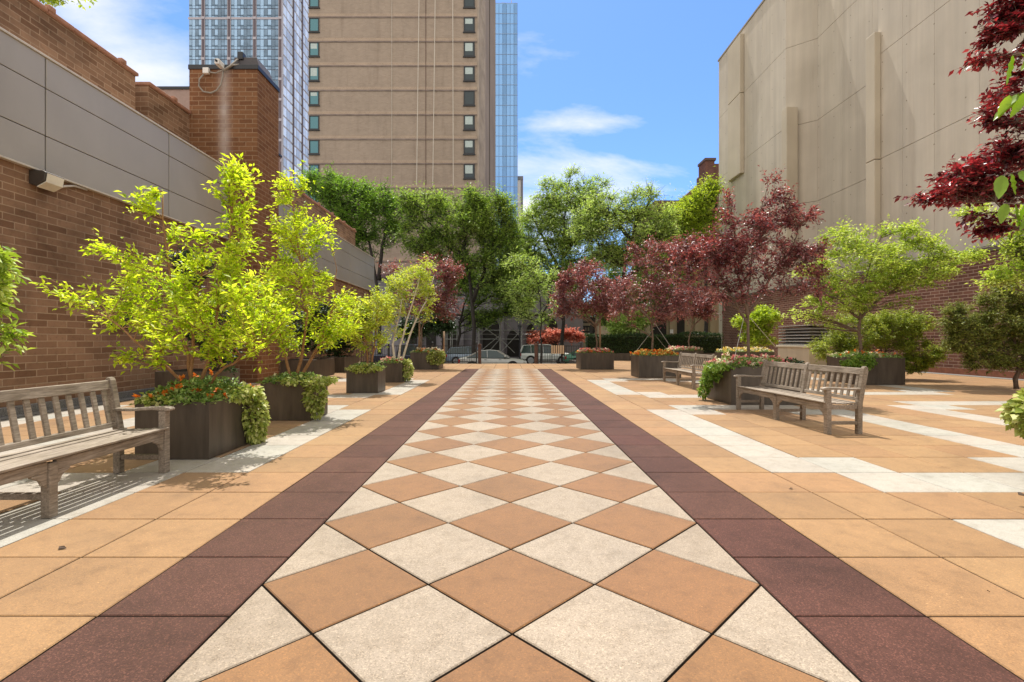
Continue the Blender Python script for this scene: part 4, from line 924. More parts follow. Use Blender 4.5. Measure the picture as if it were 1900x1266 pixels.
# --- right row
YA = 22.2
tree('plum_tree', 'purple plum tree at right nearest the street, dense low round crown', 'tree', P(1107, 662, YA), [px_line([(1107, 662), (1106, 620), (1105, 590), (1098, 530)], YA), px_line([(1106, 605), (1125, 570), (1135, 540)], YA), px_line([(1106, 605), (1075, 570), (1055, 540)], YA)],
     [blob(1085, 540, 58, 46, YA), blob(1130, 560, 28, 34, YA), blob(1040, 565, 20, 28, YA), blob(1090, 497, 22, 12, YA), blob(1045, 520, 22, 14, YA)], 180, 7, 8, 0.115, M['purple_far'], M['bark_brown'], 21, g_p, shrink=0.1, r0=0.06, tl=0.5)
YB = 17.3
tree('plum_tree', 'purple plum tree above the orange flowers, between two other plums', 'tree', P(1212, 680, YB), [px_line([(1212, 680), (1211, 640), (1210, 600), (1205, 530), (1200, 470)], YB), px_line([(1211, 600), (1240, 560), (1265, 500)], YB), px_line([(1210, 600), (1175, 560), (1150, 520)], YB)],
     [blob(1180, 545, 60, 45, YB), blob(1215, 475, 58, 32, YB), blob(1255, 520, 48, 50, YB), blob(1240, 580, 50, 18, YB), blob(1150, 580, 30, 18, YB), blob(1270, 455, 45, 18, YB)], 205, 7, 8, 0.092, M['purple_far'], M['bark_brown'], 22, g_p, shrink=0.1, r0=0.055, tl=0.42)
YC = 26.7
tree('plum_tree', 'small distant purple plum tree in front of the hedge', 'tree', P(1278, 655, YC), [px_line([(1278, 655), (1280, 620), (1285, 600), (1285, 560)], YC), px_line([(1281, 615), (1300, 590), (1312, 570)], YC)],
     [blob(1285, 560, 45, 35, YC), blob(1310, 585, 24, 14, YC)], 80, 8, 8, 0.14, M['purple_far'], M['bark_brown'], 23, g_p, r0=0.06, tl=0.5)
YD = 10.3
tree('plum_tree', 'largest purple plum tree, tall open crown above the pink flowers', 'tree', P(1387, 695, YD), [px_line([(1387, 695), (1388, 620), (1386, 570), (1392, 500), (1400, 420), (1425, 345)], YD), px_line([(1388, 600), (1350, 540), (1320, 480)], YD), px_line([(1387, 585), (1430, 520), (1470, 460), (1490, 400)], YD), px_line([(1387, 590), (1370, 500), (1358, 400)], YD)],
     [blob(1375, 425, 70, 40, YD, .9), blob(1437, 360, 28, 30, YD, 1), blob(1428, 335, 8, 16, YD, 1), blob(1355, 372, 14, 18, YD, 1), blob(1480, 405, 42, 16, YD, 1), blob(1440, 400, 45, 30, YD, .8), blob(1310, 470, 75, 30, YD, 1), blob(1290, 520, 55, 30, YD, .7), blob(1400, 480, 95, 40, YD, .9), blob(1490, 470, 60, 16, YD, 1),
      blob(1480, 510, 65, 22, YD, .8), blob(1340, 540, 80, 22, YD, .8), blob(1480, 545, 60, 12, YD, .6), blob(1400, 545, 60, 18, YD, .5), blob(1360, 575, 20, 8, YD, .5)],
     270, 7, 8, 0.072, M['purple'], M['bark_brown'], 24, g_p, shrink=0.05, r0=0.042, tl=0.34, tw_r=0.003, lift=0.15)
YE_ = 14.7
tree('dogwood_tree', 'light green tree with flat spreading branches in the very dark planter at right', 'tree', P(1597, 665, YE_), [px_line([(1597, 668), (1597, 620), (1592, 590), (1600, 540), (1620, 470), (1650, 410)], YE_), px_line([(1594, 590), (1560, 560), (1500, 530)], YE_), px_line([(1598, 590), (1640, 550), (1720, 500)], YE_)],
     [blob(1600, 500, 80, 50, YE_, .9), blob(1690, 510, 85, 26, YE_, 1), blob(1770, 480, 55, 16, YE_, 1), blob(1560, 560, 60, 24, YE_, .8), blob(1665, 420, 42, 18, YE_, .8), blob(1700, 460, 60, 20, YE_, .8), blob(1480, 578, 42, 6, YE_, 1), blob(1722, 440, 16, 26, YE_, .8), blob(1570, 440, 45, 22, YE_, .7), blob(1510, 500, 35, 20, YE_, .6), blob(1680, 555, 40, 8, YE_, .7)],
     300, 8, 8, 0.095, M['fresh'], M['bark_brown'], 25, shrink=0.0, r0=0.06, tl=0.42, tw_r=0.004, lift=0.1, up=1.2, flat=0.4)
tree('dogwood_tree', 'light green branch tips reaching in from the right edge above the yew', 'tree', P(2020, 720, 11.0), [px_line([(2020, 720), (2010, 600), (1990, 500), (1960, 420)], 11.0)],
     [blob(1900, 503, 60, 16, 11.0), blob(1930, 470, 60, 20, 11), blob(1800, 391, 45, 8, 11.0), blob(1880, 400, 60, 10, 11.0), blob(1960, 440, 80, 30, 11.0), blob(1850, 520, 30, 8, 11)], 130, 8, 8, 0.095, M['fresh'], M['bark_brown'], 26, shrink=0.0, r0=0.06, tl=0.35, lift=0.05, up=1.2)
YN = 4.7
tree('plum_tree', 'deep red plum branches hanging into the top right corner', 'tree', (5.6, 4.2, 0.7), [[Vector((5.6, 4.2, 0.7)), Vector((5.55, 4.3, 1.8)), Vector((5.4, 4.4, 2.8)), Vector((5.3, 4.5, 4.4))], [Vector((5.57, 4.3, 1.6)), Vector((5.0, 4.5, 2.2)), Vector((4.6, 4.6, 2.6))], [Vector((5.5, 4.3, 2.2)), Vector((5.0, 4.5, 3.2)), Vector((4.9, 4.6, 4.2))]],
     [blob(1885, 10, 50, 30, YN), blob(1865, 60, 40, 18, YN), blob(1820, 110, 24, 8, YN), blob(1875, 175, 50, 14, YN), blob(1800, 185, 24, 8, YN), blob(1850, 222, 30, 9, YN), blob(1860, 290, 55, 20, YN), blob(1790, 318, 45, 15, YN), blob(1735, 365, 40, 11, YN), blob(1820, 355, 60, 18, YN), blob(1880, 340, 40, 24, YN), blob(1810, 405, 30, 6, YN), blob(1845, 425, 36, 14, YN), blob(1950, 200, 60, 180, YN, .4)],
     230, 7, 9, 0.056, M['plum_red'], M['bark_brown'], 27, g_p, flat=0.45, spread=0.5, shrink=0.15, wr=0.5, r0=0.035, tl=0.22, tw_r=0.0025, lift=0.1, drop=0.2, low=-0.05)
# large cherry leaves close to the camera at the right edge
ct = thing('cherry_tree', 'a few large drooping bright green leaves at the right edge, closest to the camera', 'tree', (2.75, 1.25, 0))
mb = MB(); mb.tube([(2.75, 1.25, 0), (2.72, 1.3, 1.0), (2.65, 1.4, 1.9), (2.6, 1.45, 2.6)], [0.04, 0.035, 0.025, 0.012], 8)
tw = [[(2.7, 1.35, 1.5), (2.1, 1.55, 1.72), (1.655, 1.62, 1.74)], [(2.7, 1.38, 1.7), (2.1, 1.6, 1.95), (1.665, 1.64, 1.84)], [(2.66, 1.4, 1.9), (2.1, 1.6, 2.2), (1.67, 1.62, 2.10)], [(2.66, 1.4, 2.0), (2.1, 1.6, 2.3), (1.69, 1.63, 2.24)]]
for q in tw: mb.tube(q, [0.007, 0.004, 0.002], 5)
mb.build('trunk', M['bark_brown'], ct, smooth=True)
pp = []; dd = []
gg = np.random.default_rng(5)
for q in tw:
    a = np.array(q[1]); b = np.array(q[2])
    for u_ in np.linspace(0.5, 1.0, 9): pp.append(a+(b-a)*u_); dd.append([gg.uniform(-.7, .4), gg.uniform(-.5, .5), -1.5])
mb = MB()
for p_, d_ in zip(pp, dd):
    a = Vector(d_).normalized(); hor = Vector((a.x, a.y, 0)); hor = hor.normalized() if hor.length > 1e-3 else Vector((1, 0, 0))
    side = a.cross(Vector((gg.uniform(-.6, .6), gg.uniform(-1, -.2), gg.uniform(-.2, .6)))).normalized(); nrm = side.cross(a).normalized()
    L_ = gg.uniform(0.07, 0.10); W_ = L_*0.19; n0 = len(mb.v); m_ = 9; p_ = Vector(p_)
    for k_ in range(m_):
        u_ = k_/(m_-1); wd_ = W_*(math.sin(math.pi*min(1, u_**0.75*0.98+0.02))**0.85) + 0.0006; c_ = p_ + a*(L_*u_) + nrm*(L_*0.22*u_*u_) + hor*0.01*u_; rip = 0.0025*math.sin(u_*22)
        mb.v += [tuple(c_ - side*wd_ + nrm*(wd_*0.35+rip)), tuple(c_), tuple(c_ + side*wd_ + nrm*(wd_*0.35-rip))]
    for k_ in range(m_-1):
        b_ = n0+k_*3; mb.f += [(b_, b_+1, b_+4, b_+3), (b_+1, b_+2, b_+5, b_+4)]; mb.m += [0, 0]
mb.build('crown', leafmat('cherry_leaf', (0.13, 0.25, 0.02), (0.24, 0.38, 0.03), (0.36, 0.5, 0.06), 0.45, rough=0.35, tcol=(1.3, 1.3, .5)), ct, smooth=True)
# left edge tree
tree('cherry_tree', 'green leaves poking in at the left edge against the brick wall', 'tree', (-5.25, 4.3, 0.4), [[Vector((-5.25, 4.3, 0.0)), Vector((-5.2, 4.3, 1.2)), Vector((-5.1, 4.3, 2.2))]],
     [blob(-5, 505, 28, 50, 4.3), blob(-60, 520, 60, 90, 4.3), blob(-25, 600, 30, 120, 4.3, .35)], 60, 7, 8, 0.085, M['fresh'], M['bark_brown'], 31, r0=0.03, tl=0.2, tw_r=0.0025, drop=0.3)
tree('rooftop_tree', 'treetop leaves showing above the upper left brick wall', 'tree', (XX(60, 17), 17, 6.4), [px_line([(60, 240), (70, 100), (75, -20)], 17)], [blob(70, -25, 50, 45, 17), blob(60, -70, 100, 60, 17)], 60, 8, 8, 0.16, M['lime_soft'], M['bark_brown'], 32, tl=0.5)

# --- wall shrubs left
g_s = 'dark shrubs in boxes along the left wall'
def shrub(label, base, blobs, n1, n2, nl, leaf, mat, seed, group=None, name='shrub', tl=0.25, **kw):
    b = Vector(base); top = b + Vector((0, 0, 0.9))
    return tree(name, label, 'shrub', base, [[b, b+Vector((0.05, 0, .4)), top], [b, b+Vector((0.25, .1, .5)), b+Vector((.45, .1, .9))], [b, b+Vector((-.25, -.1, .5)), b+Vector((-.4, .1, .9))]], blobs, n1, n2, nl, leaf, mat, M['bark_brown'], seed, group, tl=tl, lift=0.2, **kw)
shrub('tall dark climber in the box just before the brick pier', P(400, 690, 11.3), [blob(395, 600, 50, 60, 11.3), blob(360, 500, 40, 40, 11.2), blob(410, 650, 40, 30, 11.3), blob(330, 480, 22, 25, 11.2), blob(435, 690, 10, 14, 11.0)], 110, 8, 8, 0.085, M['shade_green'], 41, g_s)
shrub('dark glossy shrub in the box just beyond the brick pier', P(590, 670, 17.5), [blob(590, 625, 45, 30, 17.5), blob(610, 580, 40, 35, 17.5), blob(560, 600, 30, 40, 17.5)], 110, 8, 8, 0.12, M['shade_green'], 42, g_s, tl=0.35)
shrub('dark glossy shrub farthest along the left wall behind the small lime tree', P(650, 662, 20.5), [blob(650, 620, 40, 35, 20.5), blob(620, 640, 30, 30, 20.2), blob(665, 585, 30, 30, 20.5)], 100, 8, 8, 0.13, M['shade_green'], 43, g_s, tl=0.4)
# --- right shrubs
shrub('wide feathery juniper spreading behind the very dark planter', P(1640, 665, 16.2), [blob(1590, 615, 60, 38, 16.2), blob(1670, 600, 60, 26, 16.2), blob(1540, 650, 40, 20, 16.0), blob(1660, 620, 55, 28, 16.2), blob(1700, 605, 35, 15, 16.4), blob(1560, 640, 25, 20, 16.2), blob(1640, 595, 50, 14, 16.2)], 360, 8, 9, 0.085, M['juniper'], 44, name='juniper', shrink=0.0, tl=0.26, wr=0.3)
shrub('small pale juniper beside the wall right of the very dark planter', P(1705, 690, 15.6), [blob(1712, 655, 40, 22, 15.6), blob(1690, 675, 30, 16, 15.6), blob(1725, 670, 14, 12, 15.6)], 130, 8, 9, 0.075, M['juniper'], 45, name='juniper', shrink=0.0, tl=0.2, wr=0.3)
tree('yew_tree', 'layered dark yew tree with a grey trunk by the right brick wall', 'tree', P(1886, 722, 12.5), [px_line([(1886, 722), (1888, 680), (1880, 640), (1890, 560), (1895, 520)], 12.5), px_line([(1884, 660), (1840, 650), (1790, 640)], 12.5)],
     [blob(1800, 637, 45, 20, 12.5), blob(1850, 600, 60, 26, 12.5), blob(1770, 572, 28, 9, 12.5), blob(1885, 660, 50, 24, 12.5), blob(1890, 545, 40, 28, 12.5), blob(1840, 555, 30, 12, 12.5), blob(1830, 670, 40, 14, 12.5), blob(1795, 612, 34, 18, 12.5), blob(1880, 600, 50, 40, 12.5, .7), blob(1760, 600, 24, 10, 12.5)], 480, 8, 10, 0.072, M['yew'], M['bark_brown'], 46, shrink=-0.1, r0=0.07, tl=0.22, wr=0.28, lift=0.05, low=-0.1)
shrub('light green shrub behind the purple tree trunk near the louvred vent', P(1420, 660, 24.5), [blob(1420, 595, 30, 26, 24.5), blob(1405, 630, 36, 18, 24.5), blob(1380, 600, 26, 16, 24.5)], 100, 8, 8, 0.14, M['locust_yellow'], 47, tl=0.45)
shrub('pale variegated shrub behind the hedge', P(1170, 645, 34.5), [blob(1165, 605, 32, 22, 34.5), blob(1190, 590, 25, 20, 34.5), blob(1145, 615, 18, 14, 34.5)], 90, 8, 8, 0.2, M['locust_pale'], 48, tl=0.6)
shrub('dark shrub row along the far left fence', P(775, 655, 30.0), [blob(770, 610, 35, 22, 30), blob(820, 600, 26, 20, 30)], 90, 8, 8, 0.2, M['shade_green'], 49, tl=0.6)
# hedge in a long box
hx0, hx1 = XX(1087, 31.3), XX(1342, 31.3)
hp = thing('hedge_box', 'long low bronze trough under the clipped dark hedge', 'planter', ((hx0+hx1)/2, 31.5, 0))
MB().box(hx0-0.1, hx1+0.1, 31.2, 32.3, 0.002, 0.47).build('box', M['planter'], hp, 0.01)
hd = thing('clipped_hedge', 'long clipped dark green hedge at the street side on the right', 'hedge', ((hx0+hx1)/2, 31.7, 0.47))
core = MB(); core.box(hx0+0.12, hx1-0.12, 31.32, 32.1, 0.48, 1.50); core.build('branches', plain('hedge_core', (0.012, 0.022, 0.008), 0.95, var=0.4), hd)
g = np.random.default_rng(9); n = 16000
q = np.column_stack([g.uniform(hx0, hx1, n), g.uniform(31.2, 32.2, n), g.uniform(0.5, 1.62, n)])
side = g.integers(0, 3, n); q[side == 0, 1] = 31.22 + np.abs(g.normal(0, 0.07, (side == 0).sum())); q[side == 1, 2] = 1.60 + g.normal(0, 0.05, (side == 1).sum())
lowm = (q[:, 2] < 0.8) & (g.random(n) < 0.45); q = q[~lowm]; q[:, 2] += 0.05*np.sin(q[:, 0]*1.7)+0.10*(q[:, 0] > XX(1270, 31.3)); q[:, 1] += 0.05*np.sin(q[:, 0]*2.3+1)
dv = g.normal(0, 1, q.shape); dv[:, 1] -= 0.7; dv[:, 2] += 0.5
leaf_mesh('foliage', q, dv, 0.10, M['hedge'], hd, 9, up=0.3)

# --- street trees
def street(label, tx, ty, base_y, stems, blobs, n1, mat, seed, leaf=0.26, n2=9, nl=9, tl=1.0, r0=0.22, name='locust_tree', **kw):
    return tree(name, label, 'tree', Vector((XX(tx, ty), ty, -0.72)), stems, blobs, n1, n2, nl, leaf, mat, M['bark_dark'], seed, 'honey locust trees along the street', r0=r0, tl=tl, tw_r=0.02, wr=0.30, lift=0.18, jit=0.20, flat=0.65, up=0.9, spread=0.8, shrink=0.05, **kw)
Ys = 40.0
street('dark green locust tree rising behind the end of the left brick building', 705, Ys, 0, [px_line([(705, 678), (704, 560), (690, 460), (660, 400), (620, 360)], Ys), px_line([(703, 520), (715, 430), (730, 380)], Ys)],
       [blob(600, 345, 45, 26, Ys), blob(650, 365, 60, 30, Ys), blob(705, 375, 40, 28, Ys), blob(660, 420, 60, 26, Ys, .8), blob(695, 455, 30, 16, Ys, .8), blob(625, 400, 50, 24, Ys, .8), blob(575, 335, 30, 16, Ys), blob(640, 440, 40, 24, Ys, .8), blob(680, 400, 60, 50, Ys, .6), blob(740, 400, 30, 40, Ys, .6), blob(720, 430, 30, 24, Ys, .8)], 309, M['locust_dark'], 51, leaf=0.248)
Ys = 37.0
street('wide green locust tree in front of the beige tower', 872, Ys, 0, [px_line([(880, 685), (880, 600), (868, 500), (862, 440), (850, 390)], Ys), px_line([(878, 560), (905, 480), (930, 420)], Ys), px_line([(868, 500), (820, 440), (780, 400)], Ys), px_line([(880, 540), (920, 510), (960, 540)], Ys)],
       [blob(790, 385, 48, 28, Ys), blob(850, 375, 55, 22, Ys), blob(905, 380, 45, 26, Ys), blob(840, 425, 75, 30, Ys, .8), blob(915, 430, 45, 34, Ys, .9), blob(770, 440, 40, 30, Ys, .7), blob(885, 480, 50, 22, Ys, .7), blob(935, 480, 30, 34, Ys, .8), blob(820, 470, 50, 20, Ys, .6), blob(765, 370, 30, 20, Ys), blob(945, 400, 22, 30, Ys), blob(950, 450, 20, 40, Ys, .8), blob(880, 405, 60, 26, Ys, .8), blob(800, 450, 60, 30, Ys, .7), blob(900, 500, 60, 40, Ys, .7), blob(940, 520, 30, 40, Ys, .7)], 470, M['locust_mid'], 52, leaf=0.230)
Ys = 44.0
street('bright green low tree between the street and the scaffold', 845, Ys, 0, [px_line([(850, 668), (852, 600), (870, 540)], Ys), px_line([(852, 600), (900, 555), (930, 540)], Ys)],
       [blob(905, 545, 42, 26, Ys), blob(880, 510, 34, 22, Ys), blob(930, 575, 24, 16, Ys), blob(860, 570, 26, 16, Ys, .7), blob(790, 560, 40, 40, Ys, .6), blob(940, 530, 30, 26, Ys), blob(900, 590, 34, 14, Ys), blob(850, 520, 40, 30, Ys), blob(960, 480, 34, 50, Ys), blob(955, 560, 30, 30, Ys), blob(930, 440, 30, 30, Ys)], 270, M['locust_mid'], 53, leaf=0.276)
Ys = 42.0
street('tallest pale green locust tree just right of the slim skyscraper', 1040, Ys, 0, [px_line([(1045, 672), (1042, 560), (1045, 450), (1058, 330)], Ys), px_line([(1043, 520), (1010, 440), (985, 400)], Ys), px_line([(1044, 480), (1090, 400), (1110, 350)], Ys)],
       [blob(1062, 322, 12, 12, Ys), blob(1025, 345, 28, 14, Ys), blob(1050, 375, 50, 20, Ys), blob(1105, 345, 26, 16, Ys), blob(1000, 410, 38, 22, Ys), blob(1045, 430, 60, 28, Ys), blob(1000, 465, 45, 28, Ys, .9), blob(1080, 470, 60, 30, Ys, .9), blob(990, 520, 30, 36, Ys, .9), blob(970, 430, 20, 30, Ys, .8), blob(1040, 500, 50, 26, Ys, .8), blob(1010, 380, 30, 18, Ys, .8), blob(1060, 400, 60, 40, Ys, .6), blob(975, 480, 30, 50, Ys, .7), blob(1080, 360, 40, 20, Ys, .6)], 415, M['locust_pale'], 54, leaf=0.248)
Ys = 36.0
street('broad yellow-green locust tree with dark forking limbs above the plums', 1152, Ys, 0, [px_line([(1150, 680), (1152, 560), (1153, 500), (1175, 440), (1190, 400), (1210, 370)], Ys), px_line([(1153, 495), (1120, 460), (1090, 440)], Ys), px_line([(1170, 450), (1150, 410), (1130, 385)], Ys)],
       [blob(1190, 365, 40, 16, Ys), blob(1150, 395, 60, 18, Ys), blob(1215, 395, 40, 18, Ys), blob(1110, 430, 50, 24, Ys), blob(1200, 430, 45, 20, Ys, .8), blob(1150, 475, 70, 18, Ys, .7), blob(1100, 395, 30, 16, Ys, .8), blob(1180, 470, 60, 24, Ys, .8), blob(1240, 420, 26, 20, Ys, .8), blob(1120, 370, 24, 12, Ys), blob(1160, 430, 80, 40, Ys, .6), blob(1230, 460, 40, 40, Ys, .6)], 336, M['locust_pale'], 55, leaf=0.212)
Ys = 41.0
street('yellow-green locust tree beside the corner of the beige concrete building', 1310, Ys, 0, [px_line([(1312, 672), (1310, 520), (1308, 440), (1295, 380)], Ys), px_line([(1309, 460), (1325, 400), (1330, 370)], Ys), px_line([(1309, 470), (1270, 430), (1250, 410)], Ys)],
       [blob(1300, 370, 32, 20, Ys), blob(1265, 405, 34, 22, Ys), blob(1310, 420, 26, 30, Ys), blob(1260, 450, 40, 20, Ys), blob(1320, 350, 14, 14, Ys), blob(1290, 445, 40, 26, Ys, .8), blob(1285, 395, 30, 20, Ys)], 254, M['locust_yellow'], 56, leaf=0.239)
Ys = 33.0
street('young bright green tree with a dark trunk near the white utility vehicle', 1004, Ys, 0, [px_line([(1004, 695), (1004, 620), (1003, 560), (995, 510)], Ys), px_line([(1004, 590), (1018, 560), (1025, 530)], Ys)],
       [blob(975, 545, 30, 26, Ys), blob(1000, 515, 26, 18, Ys), blob(958, 490, 24, 18, Ys), blob(1025, 545, 26, 16, Ys), blob(950, 530, 20, 14, Ys), blob(960, 590, 24, 16, Ys), blob(1015, 575, 22, 22, Ys), blob(975, 580, 20, 14, Ys), blob(1000, 500, 34, 20, Ys), blob(1020, 595, 20, 10, Ys), blob(965, 550, 24, 30, Ys), blob(1000, 600, 20, 8, Ys)], 62, M['locust_pale'], 57, leaf=0.202, r0=0.09, tl=0.7, name='street_tree')
Ys = 47.0
street('green tree mass behind the street-side plums', 1180, Ys, 0, [px_line([(1185, 668), (1184, 600), (1190, 520)], Ys), px_line([(1184, 600), (1130, 530)], Ys)],
       [blob(1180, 500, 60, 40, Ys), blob(1110, 500, 45, 40, Ys), blob(1245, 510, 50, 40, Ys), blob(1060, 520, 40, 30, Ys), blob(1150, 550, 60, 30, Ys), blob(1230, 560, 50, 24, Ys)], 270, M['locust_mid'], 58, leaf=0.276)
tree('maple_shrub', 'low coral red maple behind the parked vehicles', 'shrub', P(1030, 665, 48), [px_line([(1030, 668), (1032, 640), (1035, 625)], 48)], [blob(1000, 632, 26, 8, 48), blob(1050, 622, 34, 8, 48), blob(1020, 625, 40, 8, 48), blob(1070, 625, 20, 6, 48)], 90, 8, 8, 0.28, M['maple'], M['bark_dark'], 61, r0=0.1, tl=0.8, tw_r=0.02)
tree('shade_tree', 'dark tree trunk with pale green foliage behind the street-side plum', 'tree', P(1099, 668, 40), [px_line([(1099, 668), (1098, 600), (1100, 560)], 40)], [blob(1100, 575, 25, 14, 40), blob(1125, 590, 22, 18, 40)], 60, 8, 8, 0.26, M['locust_pale'], M['bark_dark'], 62, r0=0.3, tl=0.8, tw_r=0.02)

# ------------------------------------------------------------------ bedding flowers and trailing ivy
def scatter_top(x0, x1, y0, y1, z, n, seed, mound=0.08):
    g = np.random.default_rng(seed); q = np.column_stack([g.uniform(x0, x1, n), g.uniform(y0, y1, n), np.zeros(n)])
    ex = np.minimum(np.minimum(q[:, 0]-x0, x1-q[:, 0]), np.minimum(q[:, 1]-y0, y1-q[:, 1])); q[:, 2] = z + mound*np.clip(ex/0.2, 0.15, 1)*g.uniform(0.2, 1.3, n)
    d = np.column_stack([g.normal(0, 1, n), g.normal(0, 1, n), g.uniform(0.0, 1.0, n)]); return q, d
def bedding(key, label, cols, seed, n=900, nf=80, leaf=0.05, fs=0.035, mound=0.09, name='bedding_flowers'):
    x0, x1, y0, y1, h = LP[key]; t = thing(name, label, 'flowers', ((x0+x1)/2, (y0+y1)/2, h-0.05), 'flower beds in the planters')
    q, d = scatter_top(x0-0.02, x1+0.02, y0-0.02, y1+0.02, h-0.03, n, seed, mound+0.02); leaf_mesh('foliage', q, d, leaf, M['bed_green'], t, seed, wr=0.55)
    g = np.random.default_rng(seed+1)
    for ci, (mat, share) in enumerate(cols):
        k = max(1, int(nf*share)); c, _ = scatter_top(x0-0.01, x1+0.01, y0-0.01, y1+0.01, h+0.0, k, seed+10+ci, mound+0.03); c[:, 2] += 0.02
        pp = np.repeat(c, 9, axis=0) + g.normal(0, fs*0.22, (k*9, 3)); dd = g.normal(0, 1, (k*9, 3)); dd[:, 2] = np.abs(dd[:, 2])*0.6+0.2
        leaf_mesh('blossoms', pp, dd, fs, mat, t, seed+ci, wr=0.85, up=0.8)
    return t
bedding('L1', 'orange and red lantana blooms among glossy leaves under the nearest lime tree', [(M['orange_fl'], 1.0)], 71, 2200, 26, 0.06, 0.045, 0.16)
bedding('L2', 'low leafy bedding in the second left planter', [(M['pale_fl'], 0.3)], 72, 1000, 14, 0.06, 0.04)
bedding('L3', 'low leafy bedding in the small square third planter', [(M['pale_fl'], .3)], 73, 900, 14, 0.06, 0.04)
bedding('L4', 'salmon flowers under the leaning birch', [(M['pink_fl'], .4), (M['pale_fl'], .4)], 74, 700, 60, 0.06, 0.05)
bedding('L5', 'cream and coral flowers under the far left plum', [(M['pale_fl'], .5), (M['orange_fl'], .3)], 75, 900, 80, 0.07, 0.06)
bedding('R1', 'pink, red and cream flowers in the large planter beside the near right bench', [(M['pink_fl'], .55), (M['pale_fl'], .4)], 76, 2000, 130, 0.055, 0.05, 0.12)
bedding('R2', 'orange and yellow marigold flowers behind the far bench', [(M['orange_fl'], .5), (M['yellow_fl'], .5)], 77, 1300, 150, 0.06, 0.055)
bedding('R3', 'red and cream flowers in the street-side planter right of the walk', [(M['pink_fl'], .6), (M['orange_fl'], .3), (M['pale_fl'], .3)], 78, 1100, 130, 0.07, 0.06)
bedding('R4', 'pale pink flowers in the distant planter before the hedge', [(M['pink_fl'], .5), (M['pale_fl'], .5)], 79, 900, 110, 0.08, 0.07)
bedding('R5', 'yellow and cream flowers in front of the louvred vent', [(M['yellow_fl'], .7), (M['pale_fl'], .5)], 80, 1200, 130, 0.07, 0.065)
bedding('R6', 'red leaved bedding and pale flowers in the very dark planter', [(M['orange_fl'], .3), (M['pale_fl'], .3)], 81, 1200, 70, 0.07, 0.05)
def cascade(label, parts, mat, seed, leaf=0.06, name='trailing_ivy', group='ivy trailing over planter rims', wr=0.8):
    """parts: (centre, radii, count) ellipsoid curtains of leaves"""
    c0 = parts[0][0]; t = thing(name, label, 'ivy', (c0[0], c0[1], c0[2]+parts[0][1][2]), group); g = np.random.default_rng(seed); Q = []; D_ = []; mb = MB()
    for c, r, n in parts:
        d = g.normal(0, 1, (n, 3)); d /= np.linalg.norm(d, axis=1, keepdims=True); q = np.array(c) + d*np.array(r)*(g.uniform(0.55, 1.05, (n, 1))); Q.append(q)
        dd = d*0.8 + g.normal(0, 0.5, (n, 3)); dd[:, 2] -= 0.9; D_.append(dd)
        for k in range(7):
            a = np.array(c) + np.array([g.uniform(-.6, .6)*r[0], g.uniform(-.6, .6)*r[1], r[2]*0.9]); b = np.array(c) + np.array([g.uniform(-.8, .8)*r[0], g.uniform(-.6, .6)*r[1], -r[2]*0.9])
            mb.tube([a, (a+b)/2+g.normal(0, .02, 3), b], 0.0035, 4)
    mb.build('stems', M['bark_brown'], t); leaf_mesh('foliage', np.concatenate(Q), np.concatenate(D_), leaf, mat, t, seed, wr=wr, up=0.25); return t
x0, x1, y0, y1, h = LP['L1']
cascade('variegated ivy spilling down the right corner of the nearest left planter', [((x1+0.07, 6.08, 0.33), (0.09, 0.19, 0.32), 800), ((x1-0.06, 5.95, 0.64), (0.24, 0.34, 0.09), 600), ((x1+0.09, 6.1, 0.12), (0.05, 0.10, 0.14), 150), ((x0+0.2, y0+0.15, 0.64), (0.25, 0.2, 0.06), 350)], M['ivy'], 91, 0.062)
x0, x1, y0, y1, h = LP['L2']
cascade('variegated ivy hanging down the front of the second left planter', [((XX(583, 7.7), y0-0.05, 0.40), (0.17, 0.06, 0.24), 520), ((XX(586, 7.7), y0-0.05, 0.17), (0.10, 0.05, 0.12), 130), ((XX(560, 7.9), y0+0.2, 0.63), (0.42, 0.35, 0.06), 600), ((x1+0.1, y0+0.3, 0.62), (0.18, 0.25, 0.05), 160)], M['ivy'], 92, 0.062)
x0, x1, y0, y1, h = LP['L3']
cascade('yellowish ivy along the rim of the small square planter', [((x0+0.45, y0+0.0, 0.60), (0.46, 0.1, 0.07), 350)], M['ivy'], 93, 0.07)
x0, x1, y0, y1, h = LP['L4']
cascade('ivy spilling off the right side of the birch planter', [((x1+0.10, y0+0.35, 0.38), (0.14, 0.30, 0.30), 480), ((x1-0.1, y0+0.3, 0.63), (0.25, 0.3, 0.07), 220)], M['ivy'], 94, 0.08)
x0, x1, y0, y1, h = LP['L5']
cascade('thick ivy bunch on the right corner of the farthest left planter', [((x1-0.12, y0-0.03, 0.52), (0.38, 0.14, 0.28), 600), ((x1+0.03, y0+0.5, 0.6), (0.15, 0.5, 0.2), 300)], M['ivy'], 95, 0.095)
x0, x1, y0, y1, h = LP['R1']
cascade('green vine hanging far down the left side of the pink flower planter', [((x0-0.10, 10.35, 0.60), (0.12, 0.35, 0.16), 420), ((x0-0.16, 10.5, 0.38), (0.10, 0.22, 0.16), 220), ((x0-0.24, 10.45, 0.20), (0.09, 0.16, 0.14), 130), ((x0-0.1, 10.1, 0.74), (0.2, 0.4, 0.06), 260), ((x0+0.02, 9.85, 0.76), (0.1, 0.2, 0.05), 120)], M['ivy_green'], 96, 0.065)
cascade('dark green vine clump at the right end of the pink flower planter', [((LP['R1'][1]-0.05, 9.85, 0.80), (0.18, 0.2, 0.10), 260)], M['shade_green'], 97, 0.07)
x0, x1, y0, y1, h = LP['R6']
cascade('dark green vine draped over the near corner of the very dark planter', [((x0+0.02, y0-0.05, 0.66), (0.34, 0.18, 0.20), 620), ((x0-0.25, y0+0.1, 0.62), (0.2, 0.2, 0.12), 200)], M['ivy_green'], 98, 0.075)
x0, x1, y0, y1, h = LP['R5']
